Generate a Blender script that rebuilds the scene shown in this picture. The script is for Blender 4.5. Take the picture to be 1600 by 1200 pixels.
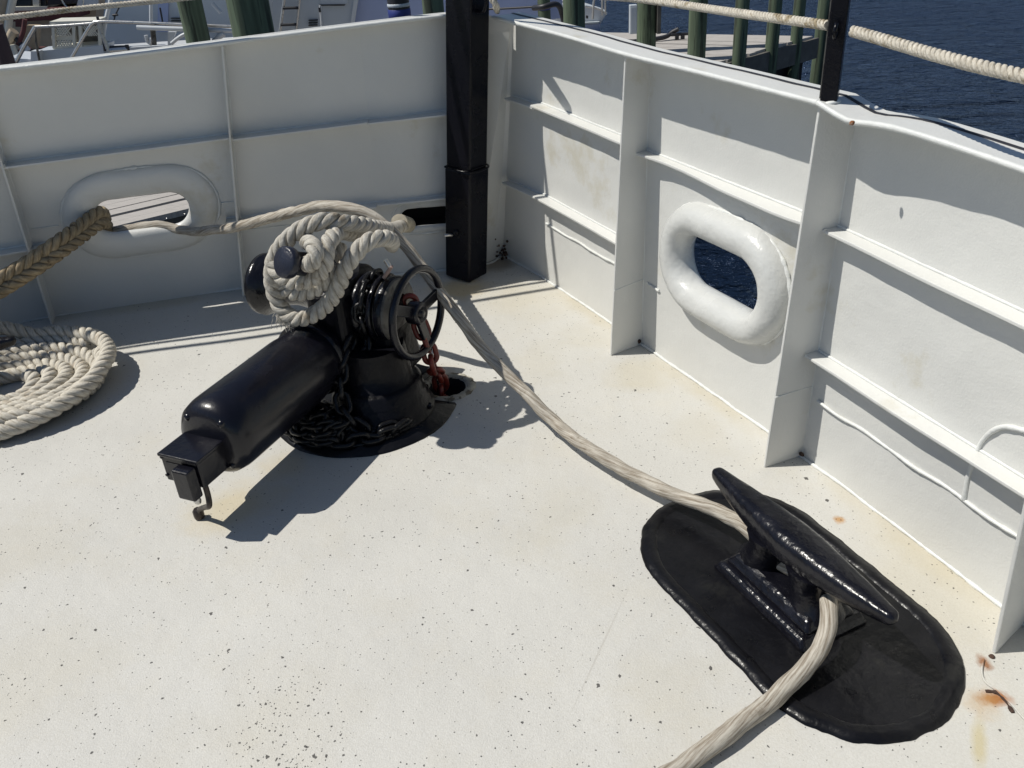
import bpy, math, random
from mathutils import Vector, Matrix, noise
R = math.radians
sc = bpy.context.scene
for o in list(bpy.data.objects): bpy.data.objects.remove(o)
C = bpy.data.collections.new('scene_objects'); sc.collection.children.link(C)
rnd = random.Random(7)

# ------------------------------------------------------------ camera, light
FPX, PITCH, ROLL, CH = 1350.0, R(30.174), R(-4.0), 1.6
fw = Vector((0, math.cos(PITCH), -math.sin(PITCH)))
rt0 = Vector((1, 0, 0)); up0 = rt0.cross(fw)
rt = rt0*math.cos(ROLL) + up0*math.sin(ROLL)
up = -rt0*math.sin(ROLL) + up0*math.cos(ROLL)
cd = bpy.data.cameras.new('camera'); cam = bpy.data.objects.new('camera', cd); C.objects.link(cam)
cd.sensor_width = 36; cd.lens = FPX/1600*36; cd.clip_start = .02; cd.clip_end = 3000
m = Matrix((rt, up, -fw)).transposed().to_4x4(); m.translation = Vector((0, 0, CH)); cam.matrix_world = m
sc.camera = cam
SUN_EL, SUN_AZ = 56.5, -4.5            # light travels towards azimuth -5 deg (x right, y forward)
sd = Vector((math.cos(R(SUN_AZ)), math.sin(R(SUN_AZ)), -math.tan(R(SUN_EL)))).normalized()
w = bpy.data.worlds.new('World'); sc.world = w; w.use_nodes = True
nt = w.node_tree; nt.nodes.clear()
wo = nt.nodes.new('ShaderNodeOutputWorld'); bg = nt.nodes.new('ShaderNodeBackground')
sk = nt.nodes.new('ShaderNodeTexSky'); sk.sky_type = 'NISHITA'; sk.sun_disc = False
sk.sun_elevation = R(SUN_EL); sk.sun_rotation = math.atan2(-sd.x, -sd.y) % (2*math.pi)
sk.air_density = 1.0; sk.dust_density = .2; sk.ozone_density = 1.6
bg.inputs[1].default_value = .066
nt.links.new(sk.outputs[0], bg.inputs[0]); nt.links.new(bg.outputs[0], wo.inputs[0])
sl = bpy.data.lights.new('sun', 'SUN'); so = bpy.data.objects.new('sun', sl); C.objects.link(so)
sl.energy = 4.4; sl.angle = R(.53); sl.color = (1, .962, .885)
so.rotation_euler = sd.to_track_quat('-Z', 'Y').to_euler(); so.location = (0, 0, 20)
sc.view_settings.view_transform = 'Standard'; sc.view_settings.look = 'None'
sc.view_settings.exposure = 0; sc.view_settings.gamma = 1

def ray(px, py):
    return fw*FPX + rt*(px-800) - up*(py-600)
def at(px, py, z=0.0):                      # point of the horizontal plane z seen at a photo pixel
    d = ray(px, py); t = (z-CH)/d.z; return Vector((d.x*t, d.y*t, z))
def aty(px, py, y):                         # point of the upright plane y seen at a photo pixel
    d = ray(px, py); t = y/d.y; return Vector((d.x*t, y, CH+d.z*t))

# ------------------------------------------------------------ materials
def mat(name, col, rough=.5, var=.08, vscale=6, bump=0, bscale=60, metal=0, coat=0, col2=None, c2scale=3, c2thr=.6, bump2=0, b2scale=8, spec=.5, stretch=None):
    m = bpy.data.materials.new(name); m.use_nodes = True; n = m.node_tree; L = n.links
    b = n.nodes['Principled BSDF']; b.inputs['Roughness'].default_value = rough; b.inputs['Metallic'].default_value = metal
    b.inputs['Coat Weight'].default_value = coat; b.inputs['Coat Roughness'].default_value = .12
    b.inputs['Specular IOR Level'].default_value = spec
    tc = n.nodes.new('ShaderNodeTexCoord'); src = tc.outputs['Object']
    if stretch:
        mp = n.nodes.new('ShaderNodeMapping'); mp.inputs['Scale'].default_value = stretch; L.new(src, mp.inputs[0]); src = mp.outputs[0]
    nz = n.nodes.new('ShaderNodeTexNoise'); nz.inputs['Scale'].default_value = vscale; nz.inputs['Detail'].default_value = 6; L.new(src, nz.inputs['Vector'])
    mx = n.nodes.new('ShaderNodeMixRGB'); mx.blend_type = 'MIX'
    mx.inputs[1].default_value = (*[c*(1-var) for c in col], 1); mx.inputs[2].default_value = (*[min(1, c*(1+var)) for c in col], 1)
    rp = n.nodes.new('ShaderNodeValToRGB'); rp.color_ramp.elements[0].position = .3; rp.color_ramp.elements[1].position = .7
    L.new(nz.outputs[0], rp.inputs[0]); L.new(rp.outputs[0], mx.inputs[0]); out = mx.outputs[0]
    if col2:
        n2 = n.nodes.new('ShaderNodeTexNoise'); n2.inputs['Scale'].default_value = c2scale; n2.inputs['Detail'].default_value = 8; n2.inputs['Roughness'].default_value = .65; L.new(src, n2.inputs['Vector'])
        r2 = n.nodes.new('ShaderNodeValToRGB'); r2.color_ramp.elements[0].position = c2thr; r2.color_ramp.elements[1].position = min(1, c2thr+.08); L.new(n2.outputs[0], r2.inputs[0])
        m2 = n.nodes.new('ShaderNodeMixRGB'); L.new(r2.outputs[0], m2.inputs[0]); L.new(out, m2.inputs[1]); m2.inputs[2].default_value = (*col2, 1); out = m2.outputs[0]
    L.new(out, b.inputs['Base Color'])
    rr = n.nodes.new('ShaderNodeMapRange'); rr.inputs[3].default_value = max(0, rough-.1); rr.inputs[4].default_value = min(1, rough+.1); L.new(nz.outputs[0], rr.inputs[0]); L.new(rr.outputs[0], b.inputs['Roughness'])
    prev = None
    for (bb, bs, dist) in ((bump, bscale, .002), (bump2, b2scale, .01)):
        if not bb: continue
        nb = n.nodes.new('ShaderNodeTexNoise'); nb.inputs['Scale'].default_value = bs; nb.inputs['Detail'].default_value = 4; L.new(src, nb.inputs['Vector'])
        bu = n.nodes.new('ShaderNodeBump'); bu.inputs['Strength'].default_value = bb; bu.inputs['Distance'].default_value = dist; L.new(nb.outputs[0], bu.inputs['Height'])
        if prev: L.new(prev, bu.inputs['Normal'])
        prev = bu.outputs[0]
    if prev: L.new(prev, b.inputs['Normal'])
    return m

def math_node(n, op, a, b=None, c=None):
    k = n.nodes.new('ShaderNodeMath'); k.operation = op
    for i, v in enumerate((a, b, c)):
        if v is None: continue
        if isinstance(v, (int, float)): k.inputs[i].default_value = v
        else: n.links.new(v, k.inputs[i])
    return k.outputs[0]

def deck_material():
    m = mat('deck_paint', (.56, .55, .515), .62, .05, 2.2, .55, 260, bump2=.35, b2scale=14)
    n = m.node_tree; L = n.links; b = n.nodes['Principled BSDF']
    base = b.inputs['Base Color'].links[0].from_socket
    tc = [k for k in n.nodes if k.type == 'TEX_COORD'][0].outputs['Object']
    def blend(fac, col, base):
        k = n.nodes.new('ShaderNodeMixRGB'); L.new(fac, k.inputs[0]); L.new(base, k.inputs[1]); k.inputs[2].default_value = (*col, 1); return k.outputs[0]
    # fine grit
    g = n.nodes.new('ShaderNodeTexNoise'); g.inputs['Scale'].default_value = 170; g.inputs['Detail'].default_value = 3; L.new(tc, g.inputs['Vector'])
    gr = n.nodes.new('ShaderNodeMapRange'); gr.inputs[1].default_value = .35; gr.inputs[2].default_value = .75; gr.inputs[3].default_value = 0; gr.inputs[4].default_value = .34; L.new(g.outputs[0], gr.inputs[0])
    base = blend(gr.outputs[0], (.40, .38, .33), base)
    # yellow-brown grime in soft patches, plus near the corner post, the motor foot and the rusty stub
    ns = n.nodes.new('ShaderNodeTexNoise'); ns.inputs['Scale'].default_value = 3.4; ns.inputs['Detail'].default_value = 8; ns.inputs['Roughness'].default_value = .7; L.new(tc, ns.inputs['Vector'])
    sr = n.nodes.new('ShaderNodeMapRange'); sr.inputs[1].default_value = .5; sr.inputs[2].default_value = .8; sr.inputs[3].default_value = 0; sr.inputs[4].default_value = .26; L.new(ns.outputs[0], sr.inputs[0])
    base = blend(sr.outputs[0], (.52, .46, .33), base)
    def spot(x, y, rad, amt, col, base, sx=1.0, sy=1.0, wob=.5, rot=0):
        mp = n.nodes.new('ShaderNodeMapping'); mp.vector_type = 'TEXTURE'; mp.inputs['Location'].default_value = (x, y, 0); mp.inputs['Rotation'].default_value = (0, 0, rot); mp.inputs['Scale'].default_value = (rad*sx, rad*sy, 1); L.new(tc, mp.inputs[0])
        ln = n.nodes.new('ShaderNodeVectorMath'); ln.operation = 'LENGTH'; L.new(mp.outputs[0], ln.inputs[0])
        nn = n.nodes.new('ShaderNodeTexNoise'); nn.inputs['Scale'].default_value = 1.6/rad*.35; nn.inputs['Detail'].default_value = 8; nn.inputs['Roughness'].default_value = .7; L.new(tc, nn.inputs['Vector'])
        v = math_node(n, 'ADD', ln.outputs['Value'], math_node(n, 'MULTIPLY', math_node(n, 'SUBTRACT', nn.outputs[0], .5), wob*4))
        mr = n.nodes.new('ShaderNodeMapRange'); mr.inputs[1].default_value = 1.0; mr.inputs[2].default_value = .3; mr.inputs[3].default_value = 0; mr.inputs[4].default_value = amt; L.new(v, mr.inputs[0])
        return blend(mr.outputs[0], col, base)
    for s in (((-.20, 3.66), .16, .55, (.50, .36, .12)), ((.05, 3.5), .3, .25, (.50, .42, .24)), ((-.88, 2.13), .17, .45, (.52, .42, .22)),
              ((-.30, 2.80), .17, .55, (.42, .34, .20)), ((.47, 2.75), .16, .35, (.48, .42, .28)), ((1.02, 1.6), .25, .25, (.52, .45, .28)),
              ((-.75, 2.33), .10, .3, (.50, .40, .20))):
        base = spot(*s[0], s[1], s[2], s[3], base)
    q = at(1530, 1160); q1 = at(1530, 1110); base = spot(q.x, q.y, .020, .6, (.46, .38, .17), base, 1, 4.5, .2, math.atan2(-(q1.x-q.x), q1.y-q.y))
    q = at(940, 1010); q1 = at(1000, 880); base = spot(q.x, q.y, .0035, .55, (.42, .40, .36), base, 1, 75, .05, math.atan2(-(q1.x-q.x), q1.y-q.y))
    q = at(1312, 812); base = spot(q.x, q.y, .020, .8, (.44, .22, .05), base)
    q = at(1537, 1035); base = spot(q.x, q.y, .02, .9, (.25, .10, .03), base, 1, 1.5)
    q = at(1550, 1093); base = spot(q.x, q.y, .034, 1.0, (.33, .13, .035), base, 1.4, .8)
    q = at(1540, 1098); base = spot(q.x, q.y, .05, .4, (.46, .30, .13), base)
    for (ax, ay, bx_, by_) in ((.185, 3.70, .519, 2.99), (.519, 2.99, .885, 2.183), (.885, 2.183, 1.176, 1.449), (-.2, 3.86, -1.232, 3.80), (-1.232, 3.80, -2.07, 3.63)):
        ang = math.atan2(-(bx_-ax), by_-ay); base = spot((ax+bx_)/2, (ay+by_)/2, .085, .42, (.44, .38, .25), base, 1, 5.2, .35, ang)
    base = spot(-.02, 3.93, .11, .7, (.20, .15, .10), base)
    for sx_, sy_, rr_ in ((.35, 3.1, .16), (.12, 2.9, .14), (.62, 2.35, .14), (-1.2, 1.5, .2), (.1, 2.0, .18), (-1.5, 2.0, .2), (-.6, 1.3, .25), (.3, 1.3, .16)):
        base = spot(sx_, sy_, rr_, .22, (.47, .43, .33), base, 1, 1.3, .9)
    # hairline scuffs
    # chips: Voronoi cells, only a random few of which carry a dark speck
    dens_noise = n.nodes.new('ShaderNodeTexNoise'); dens_noise.inputs['Scale'].default_value = 2.5; dens_noise.inputs['Detail'].default_value = 3; L.new(tc, dens_noise.inputs['Vector'])
    mpq = n.nodes.new('ShaderNodeMapping'); mpq.vector_type = 'TEXTURE'; q = at(445, 1160); mpq.inputs['Location'].default_value = (q.x, q.y, 0); mpq.inputs['Scale'].default_value = (.16, .22, 1); L.new(tc, mpq.inputs[0])
    ln = n.nodes.new('ShaderNodeVectorMath'); ln.operation = 'LENGTH'; L.new(mpq.outputs[0], ln.inputs[0])
    cl = n.nodes.new('ShaderNodeMapRange'); cl.inputs[1].default_value = 1.0; cl.inputs[2].default_value = 0; cl.inputs[3].default_value = 0; cl.inputs[4].default_value = .38; L.new(ln.outputs['Value'], cl.inputs[0])
    for sc_, keep, rad in ((80, .026, .20), (38, .015, .16), (170, .040, .26)):
        wv = n.nodes.new('ShaderNodeTexNoise'); wv.inputs['Scale'].default_value = sc_*2.2; L.new(tc, wv.inputs['Vector'])
        off = n.nodes.new('ShaderNodeVectorMath'); off.operation = 'SCALE'; off.inputs['Scale'].default_value = .7/sc_; L.new(wv.outputs['Color'], off.inputs[0])
        ad = n.nodes.new('ShaderNodeVectorMath'); ad.operation = 'ADD'; L.new(tc, ad.inputs[0]); L.new(off.outputs[0], ad.inputs[1])
        vo = n.nodes.new('ShaderNodeTexVoronoi'); vo.voronoi_dimensions = '2D'; vo.inputs['Scale'].default_value = sc_; L.new(ad.outputs[0], vo.inputs['Vector'])
        sp = n.nodes.new('ShaderNodeSeparateColor'); L.new(vo.outputs['Color'], sp.inputs[0])
        th = math_node(n, 'ADD', math_node(n, 'MULTIPLY', dens_noise.outputs[0], keep*2), math_node(n, 'MULTIPLY', cl.outputs[0], 1.0 if sc_ < 100 else .5))
        on = math_node(n, 'LESS_THAN', sp.outputs[0], th)
        rad2 = math_node(n, 'MULTIPLY', sp.outputs[1], rad*1.3)
        ins = math_node(n, 'LESS_THAN', vo.outputs['Distance'], rad2)
        base = blend(math_node(n, 'MULTIPLY', math_node(n, 'MULTIPLY', on, ins), .88), (.035, .032, .03), base)
    L.new(base, b.inputs['Base Color'])
    return m

M = {}
M['deck'] = deck_material()
M['white'] = mat('white_bulwark_paint', (.63, .63, .605), .36, .035, 3, .35, 160, bump2=.9, b2scale=4.2, col2=(.56, .54, .47), c2scale=2.6, c2thr=.60)
M['bead'] = mat('white_weld_bead', (.66, .67, .65), .4, .05, 30, .8, 90)
M['ring'] = mat('white_gloss_paint', (.58, .585, .565), .27, .04, 8, .4, 70, bump2=.6, b2scale=16, col2=(.50, .48, .42), c2scale=5, c2thr=.66)
M['rust'] = mat('rusty_paint', (.22, .085, .03), .85, .4, 30, .9, 120, col2=(.55, .50, .42), c2scale=35, c2thr=.55)
M['rust2'] = mat('dark_rust', (.055, .030, .020), .85, .5, 40, .9, 140)
M['black'] = mat('black_gloss_paint', (.006, .006, .010), .24, .2, 10, .25, 70, bump2=.2, b2scale=14, spec=.42)
M['blackpost'] = mat('black_post_paint', (.005, .005, .008), .28, .2, 8, .3, 120, spec=.22)
M['blackpad'] = mat('black_deck_paint', (.006, .006, .0075), .30, .3, 14, .35, 60, bump2=.35, b2scale=26, col2=(.013, .013, .013), c2scale=7, c2thr=.56, spec=.26)
M['cast'] = mat('black_painted_casting', (.005, .005, .008), .24, .3, 20, .45, 70, bump2=.35, b2scale=34, spec=.4)
M['castd'] = mat('black_painted_housing', (.004, .004, .006), .34, .3, 20, .5, 85, bump2=.4, b2scale=30, spec=.2)
M['grime'] = mat('worn_brake_steel', (.10, .095, .085), .5, .3, 18, .5, 90, col2=(.03, .025, .02), c2scale=12, c2thr=.5)
M['chain_red'] = mat('red_rusty_chain', (.17, .022, .014), .42, .4, 50, .8, 120, col2=(.06, .02, .012), c2scale=45, c2thr=.52)
M['chain_black'] = mat('black_chain_paint', (.007, .007, .008), .3, .3, 40, .7, 120, col2=(.06, .035, .02), c2scale=30, c2thr=.68, spec=.3)
M['rope'] = mat('white_nylon_rope', (.60, .565, .49), .8, .12, 22, 1.0, 150, col2=(.42, .35, .26), c2scale=7, c2thr=.58)
M['rope2'] = mat('grey_white_rope', (.50, .475, .42), .85, .16, 30, 1.0, 150, col2=(.30, .26, .20), c2scale=9, c2thr=.56)
M['guard'] = mat('guard_rope', (.64, .60, .52), .85, .15, 40, 1.0, 200, col2=(.36, .30, .2), c2scale=14, c2thr=.55)
M['line'] = mat('worn_mooring_line', (.50, .465, .40), .85, .12, 14, .5, 260, col2=(.36, .32, .26), c2scale=16, c2thr=.60)
M['hawser'] = mat('brown_hawser', (.36, .285, .18), .88, .22, 30, 1.0, 300, col2=(.12, .085, .05), c2scale=24, c2thr=.58)
M['steel'] = mat('bright_steel', (.55, .54, .52), .3, .1, 30, .2, 100, metal=.8)
M['brass'] = mat('tarnished_pipe', (.05, .04, .035), .4, .3, 30, .4, 90, metal=.5)
M['planks'] = mat('weathered_planks', (.40, .375, .35), .85, .12, 8, .8, 40, stretch=(1, 14, 1), col2=(.30, .28, .26), c2scale=3, c2thr=.55)
M['beam'] = mat('dark_dock_timber', (.10, .095, .085), .85, .25, 8, .6, 30)
M['pile'] = mat('green_treated_pile', (.10, .135, .085), .9, .5, 14, 1.0, 40, stretch=(1, 1, .06), col2=(.035, .045, .03), c2scale=13, c2thr=.5)
M['pile2'] = mat('brown_dark_pile', (.05, .035, .04), .9, .3, 9, 1.0, 30, stretch=(1, 1, .15))
M['hullw'] = mat('white_gelcoat', (.58, .60, .62), .3, .04, 2, 0, 60)
M['hullb'] = mat('pale_blue_hull', (.36, .42, .62), .3, .05, 1.5, 0, 60)
M['hullg'] = mat('pale_grey_hull', (.50, .54, .58), .35, .05, 1.5, 0, 60)
M['tan'] = mat('tan_varnish', (.42, .34, .24), .5, .15, 6, .3, 50)
M['glassd'] = mat('dark_glass', (.015, .02, .025), .1, .1, 4)
M['maroon'] = mat('maroon_cushion', (.09, .025, .025), .7, .2, 10, .4, 80)
M['plastic'] = mat('white_plastic', (.62, .60, .52), .5, .06, 8, .1, 80)
M['blue'] = mat('blue_band', (.02, .035, .20), .6, .2, 10, .4, 80)
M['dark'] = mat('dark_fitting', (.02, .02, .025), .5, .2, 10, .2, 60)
M['void'] = mat('dark_interior', (.012, .012, .014), .9, .2, 10)
M['stone'] = mat('hull_outside', (.03, .035, .06), .4, .1, 3)

# water
def water_material():
    m = bpy.data.materials.new('water'); m.use_nodes = True; n = m.node_tree; L = n.links
    b = n.nodes['Principled BSDF']; b.inputs['Base Color'].default_value = (.005, .013, .034, 1); b.inputs['Roughness'].default_value = .12; b.inputs['IOR'].default_value = 1.33; b.inputs['Specular IOR Level'].default_value = .24; b.inputs['Specular Tint'].default_value = (.38, .62, 1, 1)
    tc = n.nodes.new('ShaderNodeTexCoord')
    mp = n.nodes.new('ShaderNodeMapping'); mp.inputs['Scale'].default_value = (.8, 1.1, 1); mp.inputs['Rotation'].default_value = (0, 0, R(14)); L.new(tc.outputs['Object'], mp.inputs[0])
    prev = None
    for s, st, dist, det in ((1.6, 1.0, .42, 5), (5.5, 1.0, .16, 5), (18, .8, .035, 3)):
        nz = n.nodes.new('ShaderNodeTexNoise'); nz.inputs['Scale'].default_value = s; nz.inputs['Detail'].default_value = det; nz.inputs['Distortion'].default_value = .5; L.new(mp.outputs[0], nz.inputs['Vector'])
        bu = n.nodes.new('ShaderNodeBump'); bu.inputs['Strength'].default_value = st; bu.inputs['Distance'].default_value = dist; L.new(nz.outputs[0], bu.inputs['Height'])
        if prev: L.new(prev, bu.inputs['Normal'])
        prev = bu.outputs[0]
    n.nodes.remove(b); out = n.nodes['Material Output']
    df = n.nodes.new('ShaderNodeBsdfDiffuse'); df.inputs[0].default_value = (.007, .014, .030, 1); L.new(prev, df.inputs['Normal'])
    gl = n.nodes.new('ShaderNodeBsdfGlossy'); gl.inputs['Color'].default_value = (.48, .62, .98, 1); gl.inputs['Roughness'].default_value = .16; L.new(prev, gl.inputs['Normal'])
    fr = n.nodes.new('ShaderNodeFresnel'); fr.inputs[0].default_value = 1.33; L.new(prev, fr.inputs['Normal'])
    f2 = n.nodes.new('ShaderNodeMath'); f2.operation = 'MULTIPLY'; f2.inputs[1].default_value = .85; L.new(fr.outputs[0], f2.inputs[0])
    mx = n.nodes.new('ShaderNodeMixShader'); L.new(f2.outputs[0], mx.inputs[0]); L.new(df.outputs[0], mx.inputs[1]); L.new(gl.outputs[0], mx.inputs[2]); L.new(mx.outputs[0], out.inputs[0])
    return m
M['water'] = water_material()

# ------------------------------------------------------------ mesh builder
class MB:
    def __init__(s): s.v = []; s.f = []; s.sm = []
    def add(s, vs, fs, smooth=False):
        o = len(s.v); s.v += [Vector(v) for v in vs]
        for f in fs: s.f.append([i+o for i in f]); s.sm.append(smooth)
        return s
    def hexa(s, p):      # 8 points: bottom ring 0-3, top ring 4-7
        return s.add(p, [(3, 2, 1, 0), (4, 5, 6, 7), (0, 1, 5, 4), (1, 2, 6, 5), (2, 3, 7, 6), (3, 0, 4, 7)])
    def box(s, c, d, ax=None):
        c = Vector(c); X, Y, Z = ax if ax else (Vector((1, 0, 0)), Vector((0, 1, 0)), Vector((0, 0, 1)))
        hx, hy, hz = X*d[0]/2, Y*d[1]/2, Z*d[2]/2
        return s.hexa([c-hx-hy-hz, c+hx-hy-hz, c+hx+hy-hz, c-hx+hy-hz, c-hx-hy+hz, c+hx-hy+hz, c+hx+hy+hz, c-hx+hy+hz])
    def rings(s, rings, smooth=True, closed=False, caps=True):
        n = len(rings[0]); vs = [p for r in rings for p in r]; fs = []
        m_ = len(rings)
        for i in range(m_ if closed else m_-1):
            j = (i+1) % m_
            for k in range(n): fs.append((i*n+k, i*n+(k+1) % n, j*n+(k+1) % n, j*n+k))
        s.add(vs, fs, smooth)
        if caps and not closed:
            s.add(rings[0], [tuple(reversed(range(n)))]); s.add(rings[-1], [tuple(range(n))])
        return s
    def lathe(s, prof, o=(0, 0, 0), axis=(0, 0, 1), n=36, smooth=True):   # prof: (radius, height)
        o = Vector(o); A = Vector(axis).normalized(); U = A.orthogonal().normalized(); V = A.cross(U)
        rs = [[o+A*h+(U*math.cos(2*math.pi*k/n)+V*math.sin(2*math.pi*k/n))*max(r, 1e-4) for k in range(n)] for r, h in prof]
        return s.rings(rs, smooth)
    def tube(s, pts, r, n=8, closed=False, rf=None):
        P = [Vector(p) for p in pts]; N = frames(P, closed); rs = []
        for i, p in enumerate(P):
            U, V = N[i]; rr = rf(i) if rf else r
            rs.append([p+(U*math.cos(2*math.pi*k/n)+V*math.sin(2*math.pi*k/n))*rr for k in range(n)])
        return s.rings(rs, True, closed)
    def prism(s, poly, vec):
        n = len(poly); P = [Vector(p) for p in poly]; v = Vector(vec)
        return s.add(P+[p+v for p in P], [tuple(reversed(range(n))), tuple(range(n, 2*n))]+[(i, (i+1) % n, n+(i+1) % n, n+i) for i in range(n)])
    def build(s, name, m, parent=None, bevel=0, seg=2, kind=None, jitter=0):
        if jitter:
            s.v = [v+Vector(noise.noise_vector(v*23))*jitter for v in s.v]
        me = bpy.data.meshes.new(name); me.from_pydata(s.v, [], s.f); me.materials.append(m)
        me.polygons.foreach_set('use_smooth', s.sm); me.update()
        o = bpy.data.objects.new(name, me); C.objects.link(o)
        if parent: o.parent = parent
        if bevel:
            b = o.modifiers.new('bevel', 'BEVEL'); b.width = bevel; b.segments = seg; b.limit_method = 'ANGLE'; b.angle_limit = R(40); b.harden_normals = False
        if kind: o['kind'] = kind
        return o
def frames(P, closed=False):
    n = len(P); T = []
    for i in range(n):
        a = P[(i-1) % n] if (closed or i > 0) else P[i]; b = P[(i+1) % n] if (closed or i < n-1) else P[i]
        T.append((b-a).normalized())
    U = T[0].orthogonal().normalized(); out = []
    for i in range(n):
        U = (U - T[i]*U.dot(T[i])).normalized(); out.append((U, T[i].cross(U)))
    return out
def spline(pts, step=.02, closed=False):
    P = [Vector(p) for p in pts]; n = len(P); out = []
    rng = range(n if closed else n-1)
    for i in rng:
        p1, p2 = P[i], P[(i+1) % n]
        p0 = P[(i-1) % n] if (closed or i > 0) else p1*2-p2
        p3 = P[(i+2) % n] if (closed or i+2 < n) else p2*2-p1
        k = max(2, int((p2-p1).length/step)+1)
        for j in range(k):
            t = j/k
            out.append(.5*((2*p1)+(p2-p0)*t+(2*p0-5*p1+4*p2-p3)*t*t+(-p0+3*p1-3*p2+p3)*t**3))
    if not closed: out.append(P[-1])
    res = [out[0]]
    acc = 0; last = out[0]
    dense = out
    seglen = [0]
    for i in range(1, len(dense)): seglen.append(seglen[-1]+(dense[i]-dense[i-1]).length)
    tot = seglen[-1]; cnt = max(2, int(tot/step)); res = []; j = 0
    for i in range(cnt+1):
        s_ = tot*i/cnt
        while j < len(dense)-2 and seglen[j+1] < s_: j += 1
        f = (s_-seglen[j])/max(1e-9, seglen[j+1]-seglen[j]); res.append(dense[j].lerp(dense[j+1], min(1, f)))
    return res
def rope(pts, r, pitch=None, strands=3, name='rope', m=None, parent=None, lay=1, fuzz=.0, sub=.30):
    pitch = pitch or r*4.1; P = spline(pts, r*sub); F = frames(P); mb = MB(); L_ = 0; Ls = [0]
    for i in range(1, len(P)): L_ += (P[i]-P[i-1]).length; Ls.append(L_)
    ns = 10; uvs = []; pl_ = math.hypot(pitch, 2*math.pi*.54*r)/pitch
    for k in range(strands):
        rs = []
        for i, p in enumerate(P):
            a = lay*2*math.pi*(Ls[i]/pitch)+2*math.pi*k/strands; U, V = F[i]
            c = p+(U*math.cos(a)+V*math.sin(a))*r*.54
            T = F[i][0].cross(F[i][1]); rad = (U*math.cos(a)+V*math.sin(a)); tn = T.cross(rad)
            q = 1+.07*noise.noise(c*45)+.04*noise.noise(c*160)
            rs.append([c+(rad*math.cos(2*math.pi*j/ns)*.46+tn*math.sin(2*math.pi*j/ns)*.63)*r*q for j in range(ns)])
            for j in range(ns): uvs.append((Ls[i]*pl_+k*3.1, j/ns))
        mb.rings(rs, True)
        uvs += [(0, 0)]*(2*ns)
    o = mb.build(name, m, parent); me = o.data; uv = me.uv_layers.new(name='UVMap'); nv_ = len(P)*ns+2*ns
    for poly in me.polygons:
        vs = [me.loops[l].vertex_index for l in poly.loop_indices]
        js = [(v % nv_) % ns for v in vs]; wrap = (0 in js) and (ns-1 in js)
        for l, v, j in zip(poly.loop_indices, vs, js):
            u_, v_ = uvs[v]
            if wrap and j == 0: v_ = 1.0
            uv.data[l].uv = (u_/r, v_)
    return o

def yarns(m, dark=.62, su=1.0, sv=9.0, bump=.8):
    n = m.node_tree; L = n.links; b = n.nodes['Principled BSDF']; base = b.inputs['Base Color'].links[0].from_socket
    u = n.nodes.new('ShaderNodeUVMap'); mp = n.nodes.new('ShaderNodeMapping'); mp.inputs['Scale'].default_value = (su, sv, 1); mp.inputs['Rotation'].default_value = (0, 0, .12); L.new(u.outputs[0], mp.inputs[0])
    z = n.nodes.new('ShaderNodeTexNoise'); z.inputs['Scale'].default_value = 1; z.inputs['Detail'].default_value = 5; z.inputs['Roughness'].default_value = .65; L.new(mp.outputs[0], z.inputs['Vector'])
    r_ = n.nodes.new('ShaderNodeValToRGB'); r_.color_ramp.elements[0].position = .36; r_.color_ramp.elements[0].color = (dark, dark*.95, dark*.88, 1); r_.color_ramp.elements[1].position = .58; r_.color_ramp.elements[1].color = (1, 1, 1, 1); L.new(z.outputs[0], r_.inputs[0])
    mx = n.nodes.new('ShaderNodeMixRGB'); mx.blend_type = 'MULTIPLY'; mx.inputs[0].default_value = 1; L.new(base, mx.inputs[1]); L.new(r_.outputs[0], mx.inputs[2]); L.new(mx.outputs[0], b.inputs['Base Color'])
    bu = n.nodes.new('ShaderNodeBump'); bu.inputs['Strength'].default_value = bump; bu.inputs['Distance'].default_value = .002; L.new(z.outputs[0], bu.inputs['Height']); L.new(b.inputs['Normal'].links[0].from_socket, bu.inputs['Normal']); L.new(bu.outputs[0], b.inputs['Normal'])
for k_, d_ in (('rope', .70), ('rope2', .66), ('guard', .68), ('hawser', .60)): yarns(M[k_], d_)

def tag(o, label, cat=None, group=None, kind=None):
    if label: o['label'] = label
    if cat: o['category'] = cat
    if group: o['group'] = group
    if kind: o['kind'] = kind
    return o
def empty(name, loc=(0, 0, 0), rz=0, label=None, cat=None, group=None):
    o = bpy.data.objects.new(name, None); C.objects.link(o); o.location = loc; o.rotation_euler = (0, 0, rz); o.empty_display_size = .05
    return tag(o, label, cat, group)
def at_base(root, x, y, z):
    pass

# ------------------------------------------------------------ setting: water, deck
MB().add([(-900, -300, -1.55), (900, -300, -1.55), (900, 1500, -1.55), (-900, 1500, -1.55)], [(0, 1, 2, 3)]).build('water', M['water'], kind='structure')

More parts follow.
